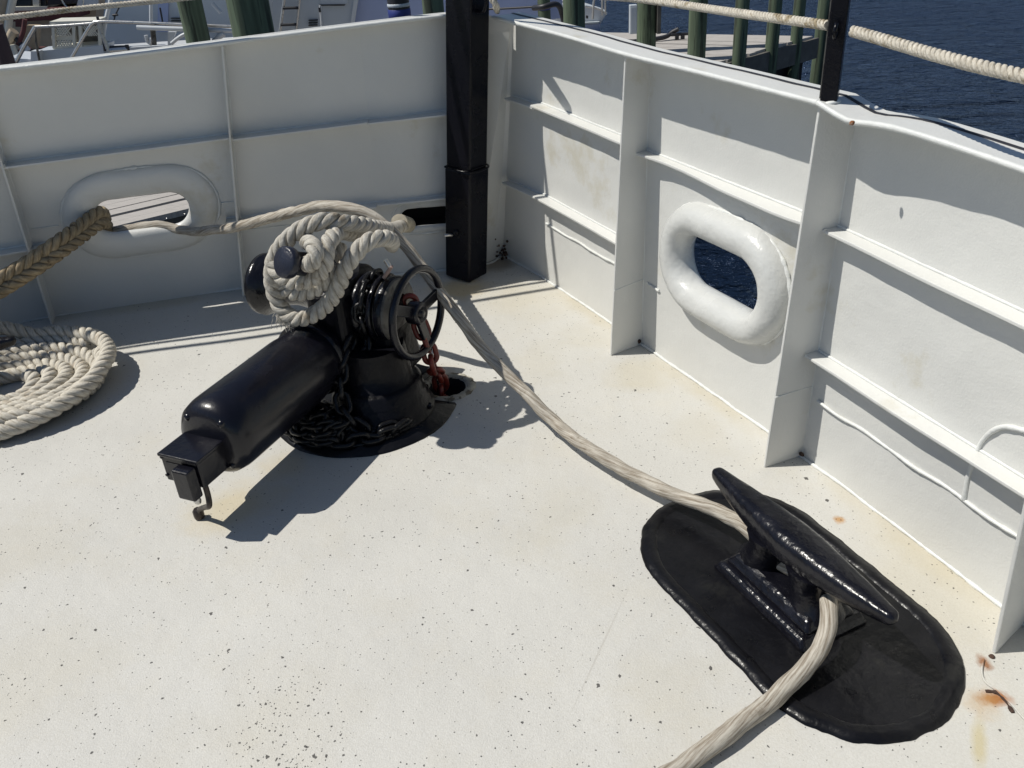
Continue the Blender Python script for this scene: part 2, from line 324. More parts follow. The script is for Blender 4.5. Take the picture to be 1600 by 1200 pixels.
right_base = [(0, 4.02), (.185, 3.70), (.519, 2.99), (.885, 2.183), (1.176, 1.449), (1.43, .70), (1.64, -.1), (1.8, -1.0), (1.88, -2.2)]
left_base = [(0, 4.02), (-.13, 3.90), (-.576, 3.872), (-1.232, 3.837), (-2.07, 3.662), (-2.85, 3.36), (-3.45, 2.9), (-3.95, 2.2), (-4.35, 1.2), (-4.6, 0), (-4.7, -2.2)]
hole = Vector((-.239, 2.762, 0)); HR = .070
def deck_mesh():
    # outline polygon minus the spurling-pipe hole, split into rays from the hole
    out = [Vector((x, y, 0)) for x, y in right_base] + [Vector((x, y, 0)) for x, y in reversed(left_base[1:])]
    out = [p + (Vector((.01, 0, 0)) if p.x > .1 else Vector((0, 0, 0))) for p in out]
    loop = []
    for i in range(len(out)):
        a, b = out[i], out[(i+1) % len(out)]; k = max(1, int((b-a).length/.35))
        loop += [a.lerp(b, j/k) for j in range(k)]
    mb = MB(); n = len(loop); inner = []
    for p in loop:
        d = (p-hole).normalized(); inner.append(hole+d*HR)
    mb.add(loop+inner, [(i, (i+1) % n, n+(i+1) % n, n+i) for i in range(n)])
    return mb
MBd = deck_mesh()
# the loop runs clockwise seen from above; flip so normals point up
MBd.f = [list(reversed(f)) for f in MBd.f]
MBd.build('deck', M['deck'], kind='structure')
pipe = MB(); nn = 40
pipe.rings([[hole+Vector((math.cos(2*math.pi*k/nn), math.sin(2*math.pi*k/nn), 0))*r+Vector((0, 0, z)) for k in range(nn)] for r, z in ((HR+.001, .001), (HR-.002, -.01), (HR-.004, -.35))], True, caps=False)
pipe.lathe([(HR-.004, -.35), (0, -.351)], hole)
pipe.build('chain_pipe', M['void'], kind='structure')
collar = MB()
ringp = []
collar.rings([[hole+Vector((math.cos(2*math.pi*k/nn), math.sin(2*math.pi*k/nn), 0))*(r*(1+.03*math.sin(k*2.3)))+Vector((0, 0, z)) for k in range(nn)] for r, z in ((.105, .001), (.098, .006), (.078, .008), (HR-.001, -.002))], True, caps=False)
collar.build('hole_collar', mat('grimy_collar', (.36, .34, .28), .8, .3, 30, .8, 90, col2=(.12, .10, .07), c2scale=25, c2thr=.5), kind='structure')

# ------------------------------------------------------------ bulwarks
def wall_geo(base, top, i):
    return Vector((*base[i], 0)), Vector(top[i])
def P3(b0, b1, t0, t1, u, v):               # u along, v up 0..1
    return b0.lerp(b1, u).lerp(t0.lerp(t1, u), v)
def panel(b0, b1, t0, t1, holes, inward, thick=.010, nu=8, nv=6):
    """shell plate between two stations; holes: (uc, vc, half_len, half_h) in metres along/up; returns MB"""
    mb = MB(); Lh = (b1-b0).length; Hh = ((t0+t1)/2-(b0+b1)/2).length
    def mp(u, v, off): return P3(b0, b1, t0, t1, u/Lh, v/Hh) + inward*off
    if not holes:
        g = [[mp(Lh*i/nu, Hh*j/nv, .006*noise.noise(Vector((i*.7+b0.x*3, j*.9, b0.y)))*(0 if i in (0, nu) or j in (0, nv) else 1)) for i in range(nu+1)] for j in range(nv+1)]
        vs = [p for r in g for p in r]; n = nu+1
        mb.add(vs, [(j*n+i, j*n+i+1, (j+1)*n+i+1, (j+1)*n+i) for j in range(nv) for i in range(nu)], True)
        mb.add([mp(0, 0, -thick), mp(Lh, 0, -thick), mp(Lh, Hh, -thick), mp(0, Hh, -thick)], [(3, 2, 1, 0)])
        return mb
    uc, vc, hl, hh, tilt = holes
    ins, outb = [], []
    N = 48; angs = [2*math.pi*k/N for k in range(N)]
    for cu, cv in ((0, 0), (Lh, 0), (Lh, Hh), (0, Hh)): angs.append(math.atan2(cv-vc, cu-uc) % (2*math.pi))
    angs = sorted(set(round(a, 6) for a in angs))
    for a in angs:
        dx, dy = math.cos(a), math.sin(a)
        ts = []
        if dx > 1e-9: ts.append((Lh-uc)/dx)
        if dx < -1e-9: ts.append(-uc/dx)
        if dy > 1e-9: ts.append((Hh-vc)/dy)
        if dy < -1e-9: ts.append(-vc/dy)
        t = min(ts); outb.append((uc+dx*t, vc+dy*t))
        # stadium radius
        s_ = hl-hh; lo, hi = 0, hl+hh
        for _ in range(30):
            mm = (lo+hi)/2; x, y = dx*mm, dy*mm; xr = x; yr = y
            dd = math.hypot(max(abs(xr)-s_, 0), yr)
            if dd < hh: lo = mm
            else: hi = mm
        ins.append((uc+dx*lo, vc+dy*lo))
    n = len(angs)
    for off in (0, -thick):
        vs = [mp(*p, off) for p in outb]+[mp(*p, off) for p in ins]
        mb.add(vs, [(i, (i+1) % n, n+(i+1) % n, n+i) for i in range(n)])
    mb.add([mp(*p, 0) for p in ins]+[mp(*p, -thick) for p in ins], [(i, (i+1) % n, n+(i+1) % n, n+i) for i in range(n)], True)
    return mb
def stadium(hl, hh, n=20):
    s_ = hl-hh; out = []
    for k in range(n+1): a = -math.pi/2+math.pi*k/n; out.append((s_+hh*math.cos(a), hh*math.sin(a)))
    m_ = 6
    for k in range(1, m_): out.append((s_-2*s_*k/m_, hh))
    for k in range(n+1): a = math.pi/2+math.pi*k/n; out.append((-s_+hh*math.cos(a), hh*math.sin(a)))
    for k in range(1, m_): out.append((-s_+2*s_*k/m_, -hh))
    return out
def bead(pts, r, parent, name='weld_seam', step=.012, amp=.25):
    P = spline(pts, step); mb = MB()
    P = [p+Vector(noise.noise_vector(p*11))*r*.5 for p in P]
    mb.tube(P, r, 7, rf=lambda i: r*(1+amp*noise.noise(P[i]*70)))
    return mb.build(name, M['bead'], parent)

def V3(a): return Vector((a[0], a[1], a[2] if len(a) > 2 else 0))
def xy(v): return Vector((v.x, v.y, 0))

# top lines (outer edge of the shell) ; cap inner edge points
r_in = [at(770, 25, 1.125), at(880, 54, 1.112), at(978, 83, 1.10), at(1100, 113, 1.094), at(1278, 158, 1.086)]
def onv(px, py, A, B):                       # upright plane through two plan points
    n_ = Vector((-(B.y-A.y), B.x-A.x, 0)); d = ray(px, py); o_ = Vector((0, 0, CH)); return o_+d*((A-o_).dot(n_)/d.dot(n_))
_A, _B = at(1278, 158, 1.086), at(1600, 262, 1.055)
r_in2 = [onv(x, y, _A, _B) for x, y in ((1302, 173), (1328, 187), (1370, 192), (1430, 206), (1600, 262))]+[Vector((1.17, 1.05, 1.05)), Vector((1.31, .6, 1.05)), Vector((1.52, -.15, 1.05)), Vector((1.68, -1.05, 1.05)), Vector((1.76, -2.2, 1.05))]
print('RIN2', [tuple(round(c, 3) for c in p) for p in r_in2])
r_out = [at(777, 17, 1.125), at(870, 41, 1.112), at(960, 66, 1.10), at(1090, 94, 1.094), at(1250, 131, 1.087)]
r_out2 = [at(1290, 143, 1.082), at(1340, 158, 1.072), at(1397, 171, 1.062), at(1440, 184, 1.06), at(1600, 233, 1.055), Vector((1.26, 1.10, 1.05)), Vector((1.41, .64, 1.05)), Vector((1.62, -.13, 1.05)), Vector((1.78, -1.03, 1.05)), Vector((1.87, -2.2, 1.05))]
def offs(line, d):
    out = []
    for i, p in enumerate(line):
        a, b = line[max(0, i-1)], line[min(len(line)-1, i+1)]; t = (b-a); t.z = 0; t.normalize(); out.append(p+Vector((-t.y, t.x, 0))*d)
    return out
CI = r_in+r_in2
CO = offs(CI, .122)
N3 = Vector((.93, .37, 0))
for i_, d_ in ((3, .118), (4, .118), (5, .118), (6, .118), (7, .118), (8, .118), (9, .118)): CO[i_] = CI[i_]+N3*d_
r_out, r_out2 = CO[:len(r_in)], CO[len(r_in):]
def at_line(line, y):
    for a, b in zip(line, line[1:]):
        if (a.y-y)*(b.y-y) <= 0 and a.y != b.y: return a.lerp(b, (y-a.y)/(b.y-a.y))
    return line[0] if y > line[0].y else line[-1]
def capmid(y, f=.62): return at_line(CI, y).lerp(at_line(CO, y), f)
r_top = [Vector((.045, 3.90, 1.11))]
for (x, y) in right_base[1:]:
    p = capmid(y+.0, .93); r_top.append(Vector((p.x, p.y, p.z-.012)))
r_top[0] = CI[0].lerp(CO[0], .8) + Vector((0, .02, -.012))

bulw_r = empty('bulwark', (0.7, 2.6, 0), 0, 'sunlit white steel bulwark along the right side with stringers and thick-rimmed oval opening', 'bulwark', 'bulwarks meeting at the bow')
bulw_l = empty('bulwark', (-1.6, 3.75, 0), 0, 'shaded white steel bulwark on the left with tan hawser through its oval opening', 'bulwark', 'bulwarks meeting at the bow')
def put(o, parent):       # keep world placement under an offset empty
    o.parent = parent; o.matrix_parent_inverse = Matrix.Translation(parent.location).inverted(); return o

def seg_inward(b0, b1, side):
    t = (b1-b0).normalized(); n = Vector((t.y, -t.x, 0))
    c = Vector((-.6, 1.6, 0)); mid = (b0+b1)/2
    return n if n.dot(c-mid) > 0 else -n

def stringer(parent, b0, b1, t0, t1, zf, depth, inward, u0=0, u1=1, wav=.0):
    mb = MB(); K = 14; top_i, top_o, bot_i, bot_o = [], [], [], []
    for k in range(K+1):
        u = u0+(u1-u0)*k/K; zz = zf/((t0.z+t1.z)/2); p = P3(b0, b1, t0, t1, u, zz)
        d = depth*(1+wav*math.sin(u*7.3+b0.x*5)*.5+wav*noise.noise(Vector((u*4, b0.x, 1))))
        dz = wav*.012*math.sin(u*6+1)
        for lst, off, z in ((top_o, -.001, 0), (top_i, d, -.002+dz), (bot_i, d, -.011+dz), (bot_o, -.001, -.009)):
            lst.append(p+inward*off+Vector((0, 0, z)))
    n = K+1; vs = top_o+top_i+bot_i+bot_o; fs = []
    for a, b in ((0, 1), (1, 2), (2, 3)):
        fs += [(a*n+k, b*n+k, b*n+k+1, a*n+k+1) for k in range(K)]
    fs += [(0, n, 2*n, 3*n), (n-1, 4*n-1, 3*n-1, 2*n-1)]
    mb.add(vs, fs); o = put(mb.build('stringer', M['white'], None, .0018), parent)
    bd = MB(); P = [p+inward*.002+Vector((0, 0, .002)) for p in spline(top_o, .02)]
    bd.tube(P, .0045, 6, rf=lambda i: .0045*(1+.3*noise.noise(P[i]*50)))
    put(bd.build('weld_seam', M['bead']), parent)
    return o

# --- starboard plates
chock_r = (.452, .465, .172, .075, 0)
Rb = [Vector((x, y, 0)) for x, y in right_base]; Rt = r_top
for i in range(len(Rb)-1):
    inw = seg_inward(Rb[i], Rb[i+1], 1)
    h = None
    if i == 2: h = (.445, .462, .205, .090, 0)
    put(panel(Rb[i], Rb[i+1], Rt[i], Rt[i+1], h, inw).build('shell_plate', M['white']), bulw_r)
    if i >= 1 and i < 7:
        for zf in {1: (.400, .785), 2: (.755,)}.get(i, (.366, .738)):
            stringer(bulw_r, Rb[i], Rb[i+1], Rt[i], Rt[i+1], zf, .050, inw, 0, 1, .30 if (i == 2 and zf > .5) else .06)
inw0 = seg_inward(Rb[0], Rb[1], 1)
for zf in (.400, .785): stringer(bulw_r, Rb[0], Rb[1], Rt[0], Rt[1], zf, .045, inw0, .1, 1)
# horizontal seams
for i in range(1, 6):
    inw = seg_inward(Rb[i], Rb[i+1], 1); zz = (.27, .27, .27, .222, .222, .22)[i]
    segs = [(0.04, .98)]
    if i == 2: segs = [(.03, .12)]
    for a, b in segs:
        bead([P3(Rb[i], Rb[i+1], Rt[i], Rt[i+1], a+(b-a)*k/8, zz/1.09)+inw*.002+Vector((0, 0, .003*math.sin(k*2.2+i))) for k in range(9)], .0052, None).parent = None
for o in list(C.objects):
    if o.name.startswith('weld_seam') and o.parent is None: put(o, bulw_r)
# deck-to-shell welds
bs = bead([p+seg_inward(Rb[0], Rb[2], 1)*.004+Vector((0, 0, .003)) for p in Rb[:6]], .0055, None, amp=.5); put(bs, bulw_r)
# old patch outline beyond the second stiffener
i = 3; inw = seg_inward(Rb[3], Rb[4], 1)
pts = [(.56, .222), (.556, .30), (.565, .40), (.60, .462), (.655, .49), (.72, .50), (.79, .50)]
o = bead([P3(Rb[3], Rb[4], Rt[3], Rt[4], u/.79, z/1.08)+inw*.002 for u, z in pts], .0065, None, amp=.35); put(o, bulw_r)

# --- stiffeners (starboard)
def stiffener(parent, wb, wt, ib, it, th=.009, face=M['white']):
    """plate standing off the shell: wall bottom/top, inner bottom/top"""
    mb = MB(); t = ((xy(ib)-xy(wb)).cross(Vector((0, 0, 1)))).normalized()*th
    K = 10; rows = []
    for k in range(K+1):
        v = k/K; rows.append((wb.lerp(wt, v), ib.lerp(it, v)))
    # round the top inner corner
    vs = []
    for a, b in rows: vs += [a, b, b+t, a+t]
    fs = []
    for k in range(K):
        o_ = k*4; p_ = o_+4
        fs += [(o_, o_+1, p_+1, p_), (o_+1, o_+2, p_+2, p_+1), (o_+2, o_+3, p_+3, p_+2)]
    fs += [(0, 3, 2, 1), (K*4, K*4+1, K*4+2, K*4+3)]
    mb.add(vs, fs); o = put(mb.build('stiffener', face, None, .0025, 2), parent); return o
stA = stiffener(bulw_r, at(1003, 538), Rt[2].copy(), at(955, 556)+Vector((0, 0, .0)), at(978, 86, 1.092))
stB = stiffener(bulw_r, at(1253, 712), Rt[3].copy(), at(1195, 731), at(1282, 163, 1.078))
stC = stiffener(bulw_r, Rb[4]+Vector((0, -.0, 0)), Rt[4].copy(), at(1555, 1022), Vector((1.03, 1.42, 1.045)))
for k in (5, 6, 7):
    inw = seg_inward(Rb[k], Rb[k+1], 1); stiffener(bulw_r, Rb[k], Rt[k]-inw*0, Rb[k]+inw*.12, Rt[k]+inw*.06)
# weld bead lines on stiffener faces at seam height + corner beads
for (ib, wb, it, wt, z) in ((at(955, 556), at(1003, 538), at(978, 86, 1.092), Rt[2], .27), (at(1195, 731), at(1253, 712), at(1282, 163, 1.078), Rt[3], .25)):
    a = ib.lerp(it, z/1.09); b = wb.lerp(wt, z/1.09); nrm = Vector((-.42, -.9, 0))*.002
    n2 = (xy(b)-xy(a)).cross(Vector((0, 0, 1))).normalized()
    for sgn in (1,):
        o = bead([a-n2*.001, a.lerp(b, .5)-n2*.001+Vector((0, 0, .004)), b-n2*.001+Vector((0, 0, .006))], .0028, None); put(o, bulw_r)
    o = bead([wb.lerp(wt, k/12)-n2*.002 for k in range(1, 12)], .0038, None); put(o, bulw_r)
# small rusty drain notches at the foot of the stiffeners
for (px, py) in ((999, 531), (1252, 706)):
    p = at(px, py, .018); mb = MB(); mb.lathe([(.0, -.004), (.008, -.003), (.008, 0), (.004, .003), (0, .004)], p-Vector((.004, .016, 0)), Vector((-.42, -.9, .1)), 12)
    o = mb.build('drain_notch', M['rust2'], jitter=.006); put(o, bulw_r)

# --- caps
def cap(ci, co, parent, th=.014, groove=True):
    mb = MB(); A = spline(ci, .035); B = spline(co, .035); n = min(len(A), len(B))
    def smp(L_, t):
        x = t*(len(L_)-1); i = min(int(x), len(L_)-2); return L_[i].lerp(L_[i+1], x-i)
    n = max(len(A), len(B)); rs = []
    for k in range(n):
        t = k/(n-1); a, b = smp(A, t), smp(B, t); w_ = b-a
        wob = Vector((0, 0, .0015*noise.noise(a*9)))
        g = .70; Z = Vector((0, 0, 1)); dp = .016 if groove else 0
        rs.append([a-Z*th, a+wob, a.lerp(b, g)+wob, a.lerp(b, g+.02)-Z*dp, a.lerp(b, g+.08)-Z*dp, a.lerp(b, g+.10)+Z*.002, b+Z*.002, b-Z*.035, a.lerp(b, .8)-Z*.035, a.lerp(b, .78)-Z*th])
    mb.rings(rs, False); o = put(mb.build('cap_rail', M['white'], None), parent)
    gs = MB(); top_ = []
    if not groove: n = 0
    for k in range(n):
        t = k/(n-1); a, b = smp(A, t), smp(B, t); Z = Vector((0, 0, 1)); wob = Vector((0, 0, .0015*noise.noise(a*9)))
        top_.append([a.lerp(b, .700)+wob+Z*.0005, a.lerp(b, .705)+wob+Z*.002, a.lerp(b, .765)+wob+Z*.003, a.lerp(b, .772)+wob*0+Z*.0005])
    if groove: gs.rings(top_, False); put(gs.build('rail_gap_shade', M['dark'], None), parent)  # dark strip laid over the groove, standing in for the shade inside the gap
    P = [p+Vector((0, 0, -.004)) for p in A]; bd = MB(); bd.tube(P, .0075, 8, rf=lambda i: .0075*(1+.16*noise.noise(P[i]*30))); put(bd.build('rail_edge_bead', M['bead']), parent)
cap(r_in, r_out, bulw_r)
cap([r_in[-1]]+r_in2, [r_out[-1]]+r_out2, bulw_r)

# --- oval rims (chocks)
def rim(parent, b0, b1, t0, t1, uc, vc, hl, hh, rr, inward, squash=1.0, mm=None, name='rim', seams=True):
    Lh = (b1-b0).length; Hh = ((t0+t1)/2-(b0+b1)/2).length; U = (b1-b0).normalized(); c = P3(b0, b1, t0, t1, uc/Lh, vc/Hh); Z = ((t0+t1)/2-(b0+b1)/2).normalized()
    path = stadium(hl, hh, 18); n = len(path); mb = MB(); rs = []; m_ = 18
    for i in range(n):
        x, y = path[i]; s_ = hl-hh
        cx = max(-s_, min(s_, x)); o2 = Vector((x-cx, y, 0)).normalized()
        out = U*o2.x+Z*o2.y; p = c+U*x+Z*y
        rs.append([p+out*math.cos(2*math.pi*k/m_)*rr+inward*(math.sin(2*math.pi*k/m_)*rr*squash) for k in range(m_)])
    mb.rings(rs, True, True)
    o = put(mb.build(name, mm or M['ring'], jitter=.0028), parent)
    sub = o.modifiers.new('sub', 'SUBSURF'); sub.levels = 1; sub.render_levels = 1
    # weld around
    P = [c+U*(x*(1+(rr)/math.hypot(x, y)*.98))+Z*(y*(1+(rr)/math.hypot(x, y)*.98))+inward*.003 for x, y in path]
    P = spline(P, .012, True); bd = MB(); bd.tube(P, .006, 7, True, rf=lambda i: .006*(1+.9*noise.noise(P[i]*60)))
    put(bd.build('weld_seam', M['bead']), parent)
    return o
inwR = seg_inward(Rb[2], Rb[3], 1)
rim(bulw_r, Rb[2], Rb[3], Rt[2], Rt[3], .445, .462, .256, .143, .057, inwR, 1.1)

# --- port plates
l_in = [Vector((-3.02, 3.17, 1.095)), Vector((-2.45, 3.34, 1.10)), at(0, 107, 1.108), at(170, 88, 1.115), at(345, 66, 1.124), at(520, 44, 1.130), at(690, 24, 1.136), at(764, 20, 1.132)]
l_out = [p+Vector((-.015, .075, 0)) for p in l_in]
lx = [Vector((-3.42, 2.88, 1.07)), Vector((-3.8, 2.2, 1.07)), Vector((-4.2, 1.2, 1.07)), Vector((-4.45, 0, 1.07)), Vector((-4.55, -2.2, 1.07))]
lxo = [Vector((-3.49, 2.96, 1.07)), Vector((-3.92, 2.24, 1.07)), Vector((-4.31, 1.22, 1.07)), Vector((-4.56, 0, 1.07)), Vector((-4.66, -2.2, 1.07))]
LI = list(reversed(l_in))+lx; LO = list(reversed(l_out))+lxo
def atx_line(line, x):
    for a, b in zip(line, line[1:]):
        if (a.x-x)*(b.x-x) <= 0 and a.x != b.x: return a.lerp(b, (x-a.x)/(b.x-a.x))
    return line[0] if x > line[0].x else line[-1]
Lb = [Vector((x, y, 0)) for x, y in left_base]; Lt = []
for i, p in enumerate(Lb):
    dx = (.045, .02, .05, .19, .13, 0, 0, 0, 0, 0, 0)[i]
    a, b = atx_line(LI, p.x+dx), atx_line(LO, p.x+dx)
    q = a.lerp(b, .75)
    if i >= 6: q = Vector((p.x*.985, p.y, 1.06)) if p.y > -3 else q
    Lt.append(Vector((q.x, q.y, q.z-.012)))
Lt[0] = Rt[0].copy()
print('LT', [tuple(round(c, 3) for c in p) for p in Lt]); print('RT', [tuple(round(c, 3) for c in p) for p in Rt])
for i in range(len(Lb)-1):
    inw = seg_inward(Lb[i], Lb[i+1], -1); h = None
    if i == 3: h = (.400, .458, .205, .085, 0)
    if i == 1: h = (.222, .275, .125, .048, 0)
    put(panel(Lb[i], Lb[i+1], Lt[i], Lt[i+1], h, inw).build('shell_plate', M['white']), bulw_l)
    if i >= 1:
        for zf in (.366, .742):
            if i == 3 and zf < .5: 
                stringer(bulw_l, Lb[i], Lb[i+1], Lt[i], Lt[i+1], zf, .050, inw, 0, .07)
                stringer(bulw_l, Lb[i], Lb[i+1], Lt[i], Lt[i+1], zf, .050, inw, .92, 1)
            elif i == 1 and zf < .5:
                stringer(bulw_l, Lb[i], Lb[i+1], Lt[i], Lt[i+1], zf, .036, inw)
            else: stringer(bulw_l, Lb[i], Lb[i+1], Lt[i], Lt[i+1], zf, .062, inw)
inwL = seg_inward(Lb[3], Lb[4], -1)
rim(bulw_l, Lb[3], Lb[4], Lt[3], Lt[4], .400, .458, .262, .142, .066, inwL, .55, M['white'])
inwS = seg_inward(Lb[1], Lb[2], -1)
rim(bulw_l, Lb[1], Lb[2], Lt[1], Lt[2], .222, .275, .140, .062, .020, inwS, .5, M['ring'])
# dark hawse box behind the small opening by the post
hb = MB(); c = P3(Lb[1], Lb[2], Lt[1], Lt[2], .5, .25)-inwS*.11
U = (Lb[2]-Lb[1]).normalized()
def shell_box(mb, c, d, ax, t=.006):
    X, Y, Z = ax
    mb.box(c+Y*d[1]/2, (d[0], t, d[2]), ax)
    for s_ in (-1, 1): mb.box(c+Z*s_*d[2]/2, (d[0]-.002, d[1]-t, t), ax); mb.box(c+X*s_*d[0]/2, (t, d[1]-t, d[2]-t*2-.001), ax)
shell_box(hb, c, (.33, .17, .16), (U, -inwS, Vector((0, 0, 1))))
put(hb.build('hawse_box', M['void']), bulw_l)
# port stiffeners: seen almost edge-on
for k, (ibp, itp) in {3: ((397, 447), (347, 70)), 4: ((76, 516), (-18, 112))}.items():
    inw = seg_inward(Lb[k], Lb[k+1], -1); wb, wt = Lb[k], Lt[k]
    inn = (seg_inward(Lb[k-1], Lb[k], -1)+inw).normalized()
    st = stiffener(bulw_l, wb, wt, wb+inn*.10, wt+inn*.055, .009)
    n2 = inn.cross(Vector((0, 0, 1)))
    o = bead([wb.lerp(wt, q/12)+inn*.004 for q in range(1, 12)], .0035, None); put(o, bulw_l)
for k in (5, 6, 7, 8, 9):
    inn = (seg_inward(Lb[k-1], Lb[k], -1)+seg_inward(Lb[k], Lb[k+1] if k+1 < len(Lb) else Lb[k], -1)).normalized()
    stiffener(bulw_l, Lb[k], Lt[k], Lb[k]+inn*.10, Lt[k]+inn*.055)
o = bead([p+Vector((0, -.006, .003)) for p in Lb[:6]], .0055, None, amp=.5); put(o, bulw_l)
for i in (2, 3):
    inw = seg_inward(Lb[i], Lb[i+1], -1)
    for a, b in (((.02, .98),) if i == 2 else ((.02, .10), (.86, .98))):
        o = bead([P3(Lb[i], Lb[i+1], Lt[i], Lt[i+1], a+(b-a)*k/8, .40 if i == 3 else .27)+inw*.002 for k in range(9)], .003, None); put(o, bulw_l)
cap(list(reversed(LI)), list(reversed(LO)), bulw_l, groove=False)
# rusted-through corner at the stem foot and rust on the rail top
mb = MB(); 
for k in range(34):
    p = Vector((.0+rnd.gauss(0, .018), 3.985-rnd.uniform(0, .04), .002+abs(rnd.gauss(0, .045))))
    mb.lathe([(0, -.004), (rnd.uniform(.003, .008), -.002), (.003, .002), (0, .003)], p, (rnd.uniform(-.5, .5), -1, rnd.uniform(-.3, .6)), 7)
o = mb.build('rust_scale', M['rust2'], jitter=.01); o['kind'] = 'stuff'; put(o, bulw_r)
for (px, py, z) in ((1331, 189, 1.072),):
    p = at(px, py, z); mb = MB(); mb.lathe([(0, -.008), (.005, -.007), (.006, -.001), (.004, .002), (0, .003)], p, (0, 0, 1), 14)
    o = mb.build('rust_patch', M['rust'], jitter=.008); put(o, bulw_r)

# outer hull skin under the deck edge
hs = MB()
for base, top in ((Rb, Rt), (Lb, Lt)):
    rs = []
    for b_, t_ in zip(base, top):
        cc = Vector((-.9, 1.0, 0)); d_ = (b_-cc).normalized()
        rs.append([b_+d_*.02+Vector((0, 0, -.02)), b_-d_*.25+Vector((0, 0, -.9)), b_-d_*.5+Vector((0, 0, -1.8))])
    for a, b in zip(rs, rs[1:]):
        hs.add(a+b, [(0, 1, 4, 3), (1, 2, 5, 4)], True)
hs.build('hull', M['stone'], kind='structure')

# rusty pad eye / stub at lower right with outline bead
pe = empty('deck_stub', at(1548, 1095), 0, 'rust-stained stub and round scar on the deck at the right edge beside the black pad', 'deck fitting')
c0 = at(1532, 1098)
loop = [at(x, y, .003) for x, y in ((1516, 1085), (1520, 1110), (1532, 1118), (1548, 1112), (1556, 1098), (1550, 1082), (1534, 1076))]
P = spline(loop, .006, True); mb = MB()
P = spline([at(x, y, .001) for x, y in ((1540, 1080), (1556, 1082), (1568, 1092), (1578, 1106), (1583, 1114))], .006); mb = MB(); mb.tube(P, .0035, 8, rf=lambda i: .0035*(1+.9*noise.noise(P[i]*90))); put(mb.build('rusty_edge', M['rust2']), pe)
P = spline([at(x, y, .003) for x, y in ((1537, 1030), (1534, 1050), (1540, 1066), (1556, 1078), (1580, 1100), (1602, 1125), (1640, 1160))], .008); mb = MB(); mb.tube(P, .0024, 7); put(mb.build('weld_bead', M['deck']), pe)
mb = MB(); mb.lathe([(.007, 0), (.006, .003), (.003, .005), (0, .005)], at(1549, 1026, .001), (0, 0, 1), 12); put(mb.build('rust_lump', M['rust2'], jitter=.006), pe)

# ------------------------------------------------------------ stem post
post = empty('corner_post', (-.18, 3.80, 0), R(-36), 'tall square black steel post standing at the bow corner where the bulwarks meet', 'post')
post.rotation_euler = (Matrix.Rotation(R(5.2), 3, 'Y') @ Matrix.Rotation(R(-36), 3, 'Z')).to_euler()
def sq(mb, hs_, z0, z1, cx=0, cy=0): return mb.box((cx, cy, (z0+z1)/2), (2*hs_, 2*hs_, z1-z0))
p0 = MB(); sq(p0, .071, .004, .520); p0.build('sleeve', M['blackpost'], post, .010, 3)
p1 = MB(); sq(p1, .0655, .520, 2.6); p1.build('upper_tube', M['blackpost'], post, .009, 3)
p2 = MB(); P = [Vector((x, y, .522)) for x, y in ((-.069, -.069), (.069, -.069), (.069, .069), (-.069, .069))]; p2.tube(spline(P+[P[0]], .01), .005, 6); p2.build('weld_seam', M['blackpost'], post, jitter=.001)
p3 = MB(); p3.lathe([(.007, 0), (.007, .045), (.0, .046)], (-.03, -.070, .215), (-.25, -1, .2), 12); p3.build('locking_pin', M['steel'], post)
p4 = MB(); p4.lathe([(.014, 0), (.014, .008), (0, .009)], (-.005, -.071, .235), (0, -1, 0), 12); p4.build('bolt_head', M['blackpost'], post)
p5 = MB(); P = spline([(.06, -.02, 1.165), (.10, -.03, 1.17), (.115, -.03, 1.20), (.10, -.03, 1.235), (.06, -.02, 1.24)], .01); p5.tube(P, .008, 8); p5.build('rope_eye', M['blackpost'], post)

# ------------------------------------------------------------ rail stanchion and guard ropes
sp = (at(1281, 152, 1.088)+at(1311, 155, 1.088))/2
sp = Vector((sp.x, sp.y, 1.080))
st = empty('rail_stanchion', sp, R(-27), 'thin square black stanchion standing on the right rail with rope eyes', 'stanchion')
mb = MB(); mb.box((0, 0, .45), (.040, .040, .90)); mb.build('tube', M['blackpost'], st, .004)
mb = MB(); mb.box((-.021, -.0, .45), (.003, .030, .88)); mb.build('worn_edge', M['grime'], st)
mb = MB(); mb.lathe([(.030, 0), (.031, .003), (.024, .007), (.02, .008)], (0, 0, -.002), (0, 0, 1), 14); mb.build('weld_collar', M['bead'], st, jitter=.006)
gz = 1.25
for s_ in (-1, 1):
    mb = MB(); P = [Vector((0, s_*(.038+.016*math.cos(2*math.pi*k/16)), gz-sp.z+.016*math.sin(2*math.pi*k/16))) for k in range(16)]
    mb.tube(P, .005, 6, True); mb.build('rope_eye', M['blackpost'], st)
ga = Vector((.32, 3.42, 1.262)); 
ropeR1 = [Vector((sp.x-.012, sp.y+.03, gz+.003)), at(1290, 45, 1.25)*.3+Vector((sp.x-.012, sp.y+.03, gz))*.7, at(1150, 22, 1.245), at(1010, 1, 1.242), Vector((.20, 3.55, 1.26)), Vector((-.07, 3.78, 1.30))]
ropeR1 = [Vector((sp.x-.012, sp.y+.03, gz+.003)), at(1150, 20, 1.235), at(1010, 0, 1.228), Vector((.33, 3.36, 1.235)), Vector((-.09, 3.80, 1.25))]
rope(ropeR1, .0125, name='guard_rope', m=M['guard'], lay=1, pitch=.044)
tag(bpy.data.objects['guard_rope'], 'off-white guard rope from the thin black stanchion forward to the corner post', 'rope', 'guard ropes above the rail')
o = rope([Vector((sp.x+.02, sp.y-.045, gz-.002)), at(1600, 119, 1.235), Vector((1.25, .9, 1.24)), Vector((1.5, .1, 1.26))], .0135, name='guard_rope', m=M['guard'], lay=1, pitch=.044)
tag(o, 'white guard rope running aft from the thin black stanchion, right of it in the photo', 'rope', 'guard ropes above the rail')
